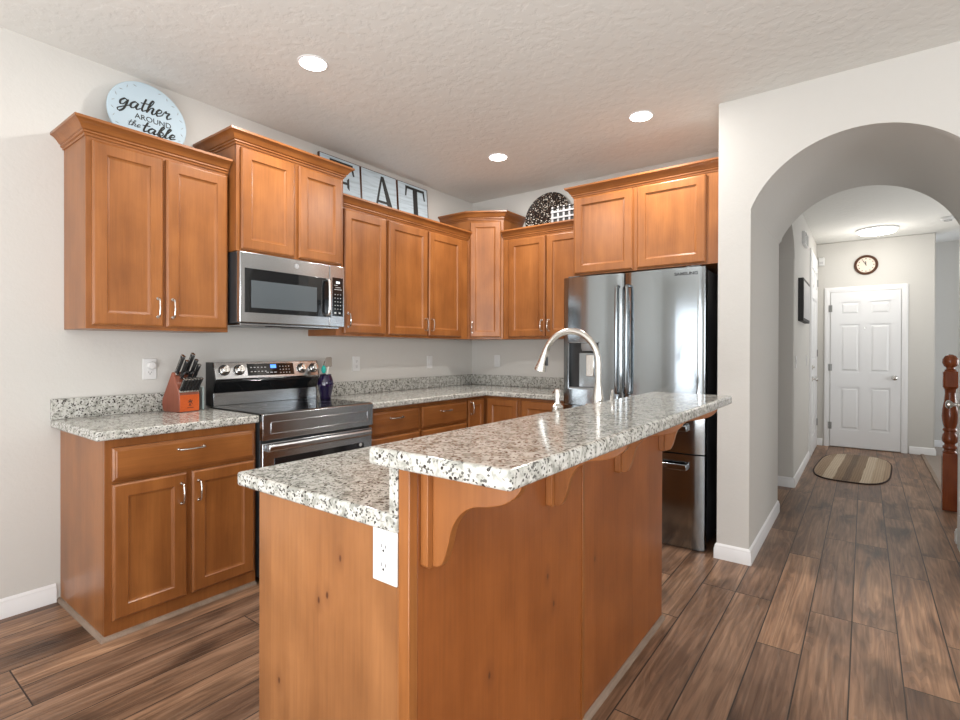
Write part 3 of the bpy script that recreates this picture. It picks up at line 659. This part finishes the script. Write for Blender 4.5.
lgm.tube(catmull([(.369, -.4378, .368), (.364, -.4378, .371), (.362, -.4378, .366), (.366, -.4378, .363), (.362, -.4378, .359), (.365, -.4378, .353), (.370, -.4378, .357)], 3), .0011, 6)
lgm.build('round_emblem', M['grey'], r)
MB().box(.02, W-.02, -.40, -.02, -.012, -.0005).build('bottom_plate', M['steel'], r, .002)
for a, b in ((.10, .30), (.44, .64)): MB().box(a, b, -.33, -.13, -.015, -.0125).build('grease_filter', M['grey'], r, .001)
MB().box(.20, .56, -.395, -.35, -.018, -.0125).build('vent_slot', M['dark'], r, .002)

# ------------------------------------------------------------------ refrigerator
r = thing('refrigerator', 'stainless french door refrigerator with ice and water dispenser', 'refrigerator', (1.456, -.784, 0))
W = .986; hF = 1.797; xs_ = .463
MB().box(.004, W-.004, .075, .775, .03, hF-.012).build('cabinet_body', M['side'], r, .004)
def conv_door(x0, x1, z0, z1, name, bul=.016, hole=None, seg=20):
    """door with gently bowed front between y=0.07 and the front; optional rectangular recess"""
    mb = MB()
    xs = [x0+(x1-x0)*k/seg for k in range(seg+1)]
    if hole: xs = sorted(set([round(x, 4) for x in xs]+[hole[0], hole[1]]))
    def yf(x):
        t = (x-x0)/(x1-x0)*2-1; e = min(x-x0, x1-x); rd = .012
        edge = 0 if e > rd else rd-math.sqrt(max(rd*rd-(rd-e)**2, 0))
        return -bul*(1-t*t)+edge
    zz = [z0, z1] if not hole else [z0, hole[2], hole[3], z1]
    o = len(mb.v); nx = len(xs)
    for z in zz: mb.v += [(x, yf(x), z) for x in xs]
    for k in range(len(zz)-1):
        for i in range(nx-1):
            if hole and k == 1 and xs[i] >= hole[0]-1e-6 and xs[i+1] <= hole[1]+1e-6: continue
            mb.f.append((o+k*nx+i, o+k*nx+i+1, o+(k+1)*nx+i+1, o+(k+1)*nx+i))
    b = len(mb.v); mb.v += [(x0, .07, z0), (x1, .07, z0), (x1, .07, z1), (x0, .07, z1)]
    top = (len(zz)-1)*nx
    mb.f.append((b, b+1, b+2, b+3)); mb.f.append(tuple([o+i for i in range(nx)]+[b+1, b])); mb.f.append(tuple([o+top+i for i in range(nx)]+[b+2, b+3]))
    mb.f.append(tuple([o+k*nx for k in range(len(zz))]+[b+3, b])); mb.f.append(tuple([o+k*nx+nx-1 for k in range(len(zz))]+[b+2, b+1]))
    if hole:
        hx0, hx1, hz0, hz1 = hole; d = .055
        q = [(hx0, yf(hx0), hz0), (hx1, yf(hx1), hz0), (hx1, yf(hx1), hz1), (hx0, yf(hx0), hz1)]; q2 = [(p[0], d, p[2]) for p in q]
        o = len(mb.v); mb.v += q+q2
        for i in range(4): mb.f.append((o+i, o+(i+1) % 4, o+4+(i+1) % 4, o+4+i))
        mb.f.append((o+4, o+5, o+6, o+7))
    ob = mb.build(name, M['steelf'], r, 0, 30); return ob
zl = .872
dl = conv_door(0, xs_-.003, zl, hF, 'left_door', hole=(.052, .290, .985, 1.325))
dr_ = conv_door(xs_+.003, W, zl, hF, 'right_door')

dm = conv_door(0, W, .612, .866, 'middle_drawer')
df = conv_door(0, W, .006, .602, 'freezer_drawer')
# bar handles
def bar(x, z0, z1, y0, out, m=None, rad=.011):
    return MB().tube(catmull([(x, y0, z0+.01), (x, y0-out*.7, z0+.012), (x, y0-out, z0+.05), (x, y0-out-.006, (z0+z1)/2), (x, y0-out, z1-.05), (x, y0-out*.7, z1-.012), (x, y0, z1-.01)], 4), rad, 12)
bar(xs_-.036, .965, 1.715, -.001, .045).build('handle', M['steelf'], dl)
bar(xs_+.036, .965, 1.715, -.001, .045).build('handle', M['steelf'], dr_)
for z, p in ((.775, dm), (.530, df)):
    hb = MB().box(.10, .895, -.062, -.044, z-.019, z+.019)
    for xa in (.10, .877): hb.box(xa, xa+.018, -.05, .0, z-.019, z+.019)
    hb.build('handle', M['steelf'], p, .004)
# ice and water dispenser
dp = MB().box(.054, .288, .020, .054, .988, 1.322).build('dispenser_back', M['dark'], dl)
fr = MB()
for a in ((.050, .056, .983, 1.327), (.286, .292, .983, 1.327), (.050, .292, .983, .989), (.050, .292, 1.321, 1.327)): fr.box(a[0], a[1], -.016, .02, a[2], a[3])
fr.build('dispenser_frame', M['steelf'], dl)
MB().box(.125, .287, .006, .020, 1.0, 1.25).build('dispenser_recess', M['steelf'], dl, .004)
MB().lathe([(0, 0), (.045, 0), (.052, .02), (.052, .055), (0, .055)], (.20, .008, 1.262), 24).build('dispenser_spout', M['grey'], dl)
MB().box(.185, .245, -.006, .006, 1.08, 1.235).build('dispenser_lever', M['chrome'], dl, .004)
MB().box(.054, .288, -.010, .02, .988, .999).build('drip_tray', M['grey'], dl)
text_mesh('brand_lettering', 'SAMSUNG', .026, M['side'], dr_, (.875, -.0125, 1.757), (PI/2, 0, .0705), bold=.0008, sx=1.2)
for xa in (.03, W-.12):
    MB().box(xa, xa+.09, .02, .12, hF-.012, hF+.012).build('hinge_cover', M['side'], r, .003)
for xa in (.05, W-.08): MB().lathe([(0, 0), (.02, 0), (.02, .03), (0, .03)], (xa, .12, .0), 16).build('foot', M['dark'], r)
MB().box(.02, W-.02, .09, .11, .002, .029).build('toe_grille', M['dark'], r)

# ------------------------------------------------------------------ outlets and switches
outlet((.0005, -2.990, 1.154), Q, 'white wall outlet with a round plug-in, above the left countertop', plug=True)
outlet((.0005, -1.513, 1.154), Q, 'white wall outlet just right of the range')
outlet((.0005, -.650, 1.152), Q, 'white switch plate on the left wall near the corner', kind='switch')
outlet((.318, -.0005, 1.156), 0, 'white switch plate on the back wall beside the corner', kind='switch')
outlet((2.7205, 1.50, 1.16), Q, 'white switch plate in the hall nearer the arch', kind='switch')
outlet((2.7205, 2.60, 1.16), Q, 'white switch plate in the hall nearer the side door', kind='switch')

# ------------------------------------------------------------------ things on the worktops
zt = .9150
KX, KY = .034, -2.920
bp = [(.176, 0), (.176, .100), (.120, .222), (.106, .224), (.019, .072), (.016, .045), (.022, .010), (.032, 0)]
r = thing('knife_block', 'slanted red-brown wooden knife block with orange front', 'knife block', (KX, KY, zt))
MB().prism(bp, 'y', 0, .118).build('block', M['redwood'], r, .004)
MB().box(.1765, .1785, .003, .115, .004, .096).build('front_plate', M['orange'], r, .0005)
em = MB()      # small emblem of two stick figures
ex, ey, ez = .1789, .062, .052
for pts_ in ([(-.010, .012), (-.002, .004), (-.002, -.006), (-.008, -.020)], [(-.002, -.006), (.004, -.020)], [(-.014, .002), (-.002, .006), (.012, .010)], [(.010, .014), (.006, .002), (.012, -.010)], [(.006, .002), (-.002, .004)]):
    em.tube([(ex, ey+a, ez+b) for a, b in pts_], .0016, 6)
em.lathe([(0, -.0008), (.0035, -.0008), (.0035, .0008), (0, .0008)], (ex, ey-.001, ez+.014), 12, 'x').box(ex-.0008, ex+.0008, ey-.016, ey+.018, ez-.030, ez-.027)
em.build('emblem', M['ink'], r)
KR = Matrix.Translation((KX+.176, KY, 0)) @ Matrix.Rotation(math.radians(9), 4, 'Z') @ Matrix.Translation((-KX-.176, -KY, 0))
r.matrix_world = KR @ Matrix.Translation((KX, KY, zt))
kd = Vector((.53, 0, .848)).normalized(); kp_ = Vector((kd.z, 0, -kd.x))
def knife_mesh(L, wd, th, flare=1.0):
    """handle along +z from the slot, width along x, thickness along y"""
    prof_ = [(-.004, wd*.42), (L*.1, wd*.45), (L*.45, wd*.42), (L*.8, wd*.5), (L*.97, wd*.56*flare), (L, wd*.40)]
    rg = []
    for z, hw in prof_: rg.append([(a*hw, b*th/2*(.55 if abs(a) > .9 else 1), z) for a, b in ((-1, -1), (-.55, -1.1), (.55, -1.1), (1, -1), (1, 1), (.55, 1.1), (-.55, 1.1), (-1, 1))])
    return MB().rings(rg)
ry = math.atan2(kd.x, kd.z)
def knife(name, label, px, pz, y, L, wd, th, group=None, proto=None):
    """px,pz on the slot face in block coordinates"""
    loc = (KX+px+kd.x*.003, KY+y, zt+pz+kd.z*.003)
    if proto is None:
        o = knife_mesh(L, wd, th).build(name, M['dark'], None, .001)
        sp = MB().box(-wd*.04, wd*.04, -th*.565, th*.565, L*.15, L*.9); sp.build('tang', M['chrome'], o)
        MB().box(-wd*.5, wd*.5, -th*.56, th*.56, -.004, .006).build('bolster', M['chrome'], o)
        MB().box(-wd*.42, wd*.42, -th*.52, th*.52, L-.001, L+.004).build('end_cap', M['bright'], o, .001)
    else: o = copy_tree(proto)
    o.matrix_world = KR @ Matrix.Translation(loc) @ Matrix.Rotation(ry, 4, 'Y'); tag(o, label, 'knife', group); return o
sa, sb = Vector((.176, 0, .100)), Vector((.120, 0, .222))
def slot(t): p = sa.lerp(sb, t); return p.x, p.z
p0 = None
nm = ['nearest the left side', 'second from the left', 'third from the left', 'third from the right', 'second from the right', 'nearest the range']
for i in range(6):
    a, b = slot(.14); o = knife('steak_knife', 'black handled steak knife in the lower row of the block, %s' % nm[i], a, b, .012+i*.0188, .080, .022, .0145, 'steak knives in the lower row of the block', p0)
    p0 = p0 or o
for lab, t, y, L, wd in (('tall black handled knife at the top left of the block', .93, .016, .115, .028), ('black handled knife just below the top left one', .74, .034, .108, .022), ('tallest black handled knife at the top right of the block', .94, .070, .125, .028),
                      ('black handled knife below the tallest one', .76, .088, .112, .020), ('black handled knife at the upper right edge of the block', .62, .103, .100, .020)):
    a, b = slot(t); knife('kitchen_knife', lab, a, b, y, L, wd, .0155, 'large knives at the top of the block')
a, b = slot(.50)
r = thing('kitchen_scissors', 'black handled kitchen scissors in the middle of the knife block', 'scissors', (KX+a, KY+.062, zt+b)); r.matrix_world = KR @ Matrix.Translation((KX+a+.006, KY+.062, zt+b+.012)) @ Matrix.Rotation(ry, 4, 'Y')
for s in (-1, 1):
    n = 22; MB().tube([(0, s*.021+.018*math.cos(2*PI*k/n), .040+.024*math.sin(2*PI*k/n)) for k in range(n+1)], .0048, 8, False).tube([(0, s*.002, .0), (0, s*.008, .02)], .006, 8).build('finger_loop', M['dark'], r)
tag(origin(MB().box(.025, .17, -2.776, -2.766, zt, zt+.135).build('cutting_board', M['paleteal'], None, .005), (.11, -2.766, zt)), 'pale teal board standing on edge between knife block and range', 'cutting board')
VX, VY, VZ = .225, -1.967, .9218
r = thing('utensil_vase', 'glossy dark purple vase holding utensils at the back of the cooktop', 'vase', (VX, VY, VZ))
MB().lathe([(0, 0), (.036, 0), (.038, .004), (.040, .03), (.050, .075), (.054, .105), (.050, .135), (.041, .158), (.038, .165), (.040, .172), (.036, .173), (.033, .164), (.040, .13), (.045, .1), (.036, .03), (.030, .012), (0, .010)], n=32).build('vase_body', M['purple'], r)
o = MB().tube([(.0, .0, -.11), (0, .012, .02), (.002, .02, .075)], .0075, 8).build('spatula', M['cream']); o.location = (VX, VY, VZ+.15)
MB().prism([(-.004, .070), (.044, .072), (.049, .080), (.050, .135), (.044, .143), (.004, .140), (-.004, .130)], 'x', -.003, .006).build('spatula_blade', M['spat'], o, .003)
tag(o, 'cream handled spatula with warm grey blade standing in the purple vase', 'spatula')
o = MB().tube([(0, 0, -.11), (0, -.008, .02), (0, -.016, .05)], .004, 8).tube([(0, -.016, .05), (0, -.016, .09), (0, -.012, .115), (0, -.002, .128)], [.0035, .0030, .0028, .0025], 8).build('brush_spoon', M['dkbrown']); o.location = (VX, VY, VZ+.14)
MB().lathe([(0, 0), (.010, .004), (.017, .02), (.015, .038), (.006, .055), (0, .058)], (0, -.016, .038), 16).build('spoon_head', M['teal'], o)
tag(o, 'slim utensil with a teal head standing in the purple vase', 'spoon')

# ------------------------------------------------------------------ decor on top of the cabinets
RT = 1.364+.912
r = thing('round_sign', 'round pale blue wooden sign lettered gather around the table', 'sign', (.118, -3.030, 2.337))
rd = .195
r.rotation_euler = (0, math.radians(-7), 0)
MB().box(-.05, .03, -.09, .09, 2.275-2.337, -.001).box(-.035, -.010, -.02, .02, 0, .22).build('wooden_stand', M['wood'], r, .003)
MB().lathe([(0, -.006), (rd-.003, -.006), (rd, -.003), (rd, .003), (rd-.003, .006), (0, .006)], (0, 0, rd), 56, 'x').build('sign_board', M['round'], r)
def stroke_text(name, strokes, parent, ox, oz, sc, rad, m, slant=.25, xf=.0075, vf=.74):
    mb = MB()
    for st in strokes:
        P = catmull([(a, b, 0) for a, b in st], 5); pts = [(xf, ox+(p.x+p.y*slant)*sc, oz+p.y*sc*vf) for p in P]
        rads = []
        for i in range(len(pts)):
            dz = pts[min(i+1, len(pts)-1)][2]-pts[max(i-1, 0)][2]; rads.append(rad*(1.35 if dz < 0 else .75))
        mb.tube(pts, rads, 6)
    return mb.build(name, m, parent)
LT = {'a': ([[(.62, .85), (.35, 1), (.08, .6), (.15, .08), (.42, .1), (.66, .9), (.62, .2), (.80, .02), (1.0, .3)]], .95),
      'g': ([[(.62, .85), (.35, 1), (.08, .6), (.15, .12), (.42, .2), (.66, .95), (.60, -.4), (.30, -.95), (.05, -.7), (.35, -.3), (1.0, .3)]], .95),
      't': ([[(.25, 1.9), (.18, .5), (.30, .02), (.60, .3)], [(-.10, 1.15), (.60, 1.3)]], .58),
      'h': ([[(.0, .2), (.42, 1.7), (.30, 2.0), (.16, 1.5), (.12, .0), (.35, .8), (.60, .85), (.58, .2), (.72, .0), (.95, .3)]], .88),
      'e': ([[(.0, .3), (.45, .55), (.50, .95), (.25, 1.0), (.10, .5), (.28, .0), (.70, .3)]], .66),
      'r': ([[(.0, .3), (.22, 1.1), (.30, .85), (.62, .9), (.50, .4), (.62, .02), (.95, .3)]], .85),
      'b': ([[(.0, .2), (.42, 1.7), (.30, 2.0), (.16, 1.5), (.14, .1), (.40, .02), (.60, .5), (.40, .85), (.18, .6), (.55, -.35), (.75, .2)]], .72),
      'l': ([[(.0, .2), (.42, 1.7), (.30, 2.0), (.16, 1.5), (.16, .1), (.35, .0), (.58, .3)]], .50)}
def word(wd):
    out = []; x = 0
    for ch in wd:
        st, ad = LT[ch]; out += [[(a+x, b) for a, b in s_] for s_ in st]; x += ad
    return out, x
for wd, zc, width, yc, rad in (('gather', .222, .262, -.012, .0036), ('the', .122, .066, -.072, .0014), ('table', .109, .178, .048, .0036)):
    st, tw = word(wd); sc = width/(tw+.25); stroke_text('script_lettering', st, r, yc-width/2, zc, sc, rad, M['ink'], vf=.76 if wd == 'gather' else .60)
text_mesh('block_lettering', 'AROUND', .042, M['ink'], r, (.0066, .022, .184), (PI/2, 0, PI/2), sx=1.0)
lf = MB()
for k in range(26):
    a = 2*PI*k/26
    if abs(math.cos(a)) < .35 and math.sin(a) > 0: continue
    q_ = rd*.88; c_ = (0.0066, q_*math.cos(a), rd+q_*math.sin(a)); da = a+PI/2+(.8 if k % 2 else -.8)
    lf.tube([(c_[0], c_[1]-.009*math.cos(da), c_[2]-.009*math.sin(da)), c_, (c_[0], c_[1]+.009*math.cos(da), c_[2]+.009*math.sin(da))], [.0004, .0017, .0004], 6)
lf.build('leaf_border', M['grey'], r)
# EAT boards
def serif(letter):
    b = []   # polygons (x,z) in a unit letter: height 1
    if letter == 'E': b = [[(.10, 0), (.28, 0), (.28, 1), (.10, 1)], [(0, 0), (.70, 0), (.70, .07), (0, .07)], [(0, .91), (.68, .91), (.68, 1), (0, 1)], [(.28, .48), (.52, .48), (.52, .54), (.28, .54)],
                           [(.63, .05), (.70, .05), (.74, .26), (.70, .26)], [(.61, .95), (.68, .95), (.72, .74), (.68, .74)], [(.49, .42), (.55, .36), (.55, .66), (.49, .60)]]
    if letter == 'A': b = [[(.36, 1), (.46, 1), (.82, .05), (.62, .05)], [(.36, 1), (.42, 1), (.16, .05), (.09, .05)], [(.22, .30), (.60, .30), (.58, .36), (.24, .36)], [(0, 0), (.28, 0), (.28, .05), (0, .05)], [(.52, 0), (.92, 0), (.92, .05), (.52, .05)]]
    if letter == 'T': b = [[(.33, .03), (.53, .03), (.53, 1), (.33, 1)], [(0, .93), (.86, .93), (.86, 1), (0, 1)], [(.0, .93), (.07, .93), (.02, .72), (-.03, .72)], [(.79, .93), (.86, .93), (.89, .72), (.84, .72)], [(.20, 0), (.66, 0), (.66, .05), (.20, .05)]]
    return b
for L_, y0, wdt in (('E', -1.890, .376), ('A', -1.503, .384), ('T', -1.105, .371)):
    hb = .440
    r = thing('letter_board', 'pale blue distressed board with a black letter %s above the cabinets' % L_, 'letter board', (.062, y0, RT+.001), 0, 'E A T letter boards')
    r.rotation_euler = (0, math.radians(-4), 0)
    MB().box(-.009, .009, 0, wdt, 0, hb).build('board', M['board'], r, .002)
    mb = MB(); st_, wu = {'E': (-1.800, .315), 'A': (-1.402, .300), 'T': (-1.012, .272)}[L_]
    for i, pg in enumerate(serif(L_)): mb.prism([(st_-y0+a*wu, .098+b_*.32) for a, b_ in pg], 'x', .0092, .0112+i*.0002)
    mb.build('letter', M['blackp'], r, smooth=0)
    ed = MB()
    ed.box(-.0095, .0096, wdt-.005, wdt+.002, 0, hb+.001); ed.box(-.0095, .0096, -.002, .004, 0, hb+.001); ed.box(-.0095, .0096, 0, wdt, hb-.002, hb+.002)
    ed.build('worn_edge', M['dkbrown'], r, smooth=0)
# platter and lattice basket
r = thing('mosaic_platter', 'large round dark mosaic platter leaning on the wall above the back cabinets', 'platter', (.915, -.130, RT+.006)); r.rotation_euler = (math.radians(-14), 0, 0)
rp = .222
MB().lathe([(0, .012), (rp*.6, .012), (rp*.85, .004), (rp, -.010), (rp+.003, -.005), (rp*.86, .012), (rp*.6, .022), (0, .022)], (0, 0, rp), 56, 'y').build('dish', M['mosaic'], r)
r = thing('lattice_basket', 'dark basket with white lattice front beside the mosaic platter', 'basket', (1.205, -.200, RT+.002))
bw, bh = .125, .225
bk = MB(); bk.box(-bw, bw, -.012, .012, 0, .02); bk.box(-bw, bw, -.09, -.082, .0, bh-.05); bk.box(-bw, bw, .0, .008, 0, bh-.05); bk.box(-bw, -bw+.008, -.09, .008, 0, bh-.05); bk.box(bw-.008, bw, -.09, .008, 0, bh-.05); bk.box(-bw, bw, -.09, .008, 0, .012)
bk.build('basket_body', M['blackp'], r)
lt = MB()
for k in range(5): lt.box(-bw+.004+k*.054, -bw+.022+k*.054, -.097, -.091, .0, bh-.01)
for k in range(4): lt.box(-bw, bw, -.103, -.097, .010+k*.050, .026+k*.050)
lt.build('white_lattice', M['lat'], r, .002)
MB().tube([(-bw, -.094, bh-.03), (bw, -.094, bh-.02)], .006, 8).build('rim', M['blackp'], r)

# ------------------------------------------------------------------ ceiling lights
first = None
for i, (x, y, lab) in enumerate(((.914, -2.559, 'round recessed ceiling light nearest the left wall cabinets'), (2.085, -.934, 'round recessed ceiling light in front of the refrigerator'), (.944, -.899, 'round recessed ceiling light near the far corner'))):
    if first is None:
        r = thing('recessed_light', lab, 'ceiling light', (x, y, H-.0005), 0, 'recessed lights in the kitchen ceiling')
        MB().lathe([(.066, 0), (.080, 0), (.079, -.003), (.072, -.005), (.067, -.004), (.066, 0)], n=40).build('trim_ring', M['trim'], r)
        MB().lathe([(0, -.0005), (.067, -.0005), (.067, -.0055), (0, -.0075)], n=36).build('diffuser', M['lamp'], r); first = r
    else:
        r = copy_tree(first); r.location = (x, y, H-.0005); r['label'] = lab
for x, y in ((.914, -2.559), (2.085, -.934), (.944, -.899)):
    d = bpy.data.lights.new('recessed_lamp', 'AREA'); d.shape = 'DISK'; d.size = .12; d.energy = 19; d.color = (1, .97, .93)
    o = bpy.data.objects.new('recessed_lamp', d); C.objects.link(o); o.location = (x, y, H-.008)
# ------------------------------------------------------------------ hall things
r = thing('flush_ceiling_light', 'round flush mounted ceiling light in the hall', 'ceiling light', (3.352, 3.434, HH-.0005))
MB().lathe([(0, 0), (.20, 0), (.20, -.018), (.185, -.022), (0, -.022)], n=44).build('base_ring', M['trim'], r)
MB().lathe([(0, -.0225), (.188, -.0225), (.17, -.045), (.11, -.058), (0, -.063)], n=44).build('diffuser', M['lamp'], r)
point('hall_lamp', (3.352, 3.434, HH-.45), 9, .18)
r = thing('smoke_detector', 'small round white smoke detector on the hall ceiling', 'smoke detector', (3.948, 3.192, HH-.0005))
MB().lathe([(0, 0), (.065, 0), (.065, -.02), (.050, -.034), (0, -.036)], n=28).build('housing', M['white'], r)
MB().lathe([(.030, -.0345), (.034, -.0345), (.034, -.039), (.030, -.039), (.030, -.0345)], n=20).build('vent_ring', M['grey'], r)
r = thing('wall_clock', 'round wall clock with dark wood rim above the front door', 'clock', (3.251, 4.0665, 2.371))
MB().lathe([(.096, 0), (.122, 0), (.127, -.012), (.122, -.024), (.110, -.028), (.096, -.016), (.096, 0)], n=44, axis='y').build('rim', M['dkbrown'], r)
MB().lathe([(0, -.001), (.099, -.001), (.099, -.010), (0, -.010)], n=40, axis='y').build('clock_face', M['face'], r)
tk = MB()
for k in range(12):
    a = 2*PI*k/12; tk.lathe([(0, -.010), (.005 if k % 3 else .007, -.010), (.006, -.0115), (0, -.0115)], (.080*math.cos(a), 0, .080*math.sin(a)), 8, 'y')
tk.build('hour_marks', M['dkbrown'], r, smooth=0)
MB().box(-.004, .004, -.014, -.012, -.01, .046).build('hour_hand', M['ink'], r).rotation_euler = (0, -.08, 0)
MB().box(-.003, .003, -.017, -.015, -.01, .068).build('minute_hand', M['ink'], r).rotation_euler = (0, -.52, 0)
r = thing('picture_frame', 'thick black framed picture on the left hall wall', 'picture', (2.7205, 1.68, 1.56))
MB().box(0, .045, 0, .70, 0, .42).build('frame', M['blackp'], r, .003)
MB().box(.045, .047, .03, .67, .03, .39).build('picture', M['lgrey'], r)
r = thing('door_chime', 'grey grille door chime high on the left hall wall', 'door chime', (2.7205, 2.02, 2.37))
MB().box(0, .03, 0, .34, 0, .13).build('cover', M['white'], r, .004)
gb = MB()
for k in range(7): gb.box(.030, .034, .02, .32, .012+k*.016, .021+k*.016)
gb.build('grille', M['grey'], r)
r = thing('motion_sensor', 'small white box high on the end wall beside the corner', 'sensor', (2.775, 4.066, 2.40))
MB().box(-.035, .035, -.04, 0, 0, .11).build('housing', M['white'], r, .01)
MB().box(-.02, .02, -.0425, -.0405, .02, .055).build('lens', M['lgrey'], r, .001)
# rug
n = 64; hx, hy = .325, .80
out = [(math.copysign(abs(math.cos(t))**(2/3.2), math.cos(t))*hx, math.copysign(abs(math.sin(t))**(2/3.6), math.sin(t))*hy+.0) for t in [2*PI*k/n for k in range(n)]]
r = thing('braided_rug', 'oval braided striped rug in front of the white front door', 'rug', (3.150, 2.68, .0003))
r.rotation_euler = (0, 0, math.radians(-3))
MB().rings([[(x*1.0, y*1.0, 0) for x, y in out], [(x*1.012, y*1.005, .006) for x, y in out], [(x*.995, y*.998, .011) for x, y in out], [(x*.97, y*.985, .0112) for x, y in out]]).build('rug_binding', M['rugedge'], r)
MB().rings([[(x*.975, y*.988, .0112) for x, y in out], [(x*.970, y*.985, .0125) for x, y in out]]).build('rug_top', M['rug'], r)
# newel post
r = thing('newel_post', 'turned red-brown wooden newel post at the stairs', 'newel post', (3.792, 1.34, 0))
MB().box(-.046, .046, -.046, .046, 0, .455).build('square_base', M['cherry'], r, .004)
MB().lathe([(.0, .455), (.043, .455), (.046, .462), (.036, .475), (.036, .483), (.046, .495), (.044, .51), (.034, .52), (.034, .53), (.047, .545), (.050, .565), (.046, .60), (.036, .615), (.036, .625), (.046, .635), (.044, .645), (.037, .655),
            (.046, .70), (.051, .75), (.048, .80), (.038, .87), (.033, .93), (.036, .965), (.044, .975), (.0, .975)], n=28).build('turned_shaft', M['cherry'], r)
MB().box(-.046, .046, -.046, .046, .975, 1.110).build('square_block', M['cherry'], r, .012)
MB().lathe([(0, 1.11), (.036, 1.11), (.038, 1.118), (.026, 1.128), (.026, 1.138), (.040, 1.150), (.050, 1.175), (.048, 1.205), (.034, 1.230), (.014, 1.242), (0, 1.243)], n=28).build('ball_cap', M['cherry'], r)
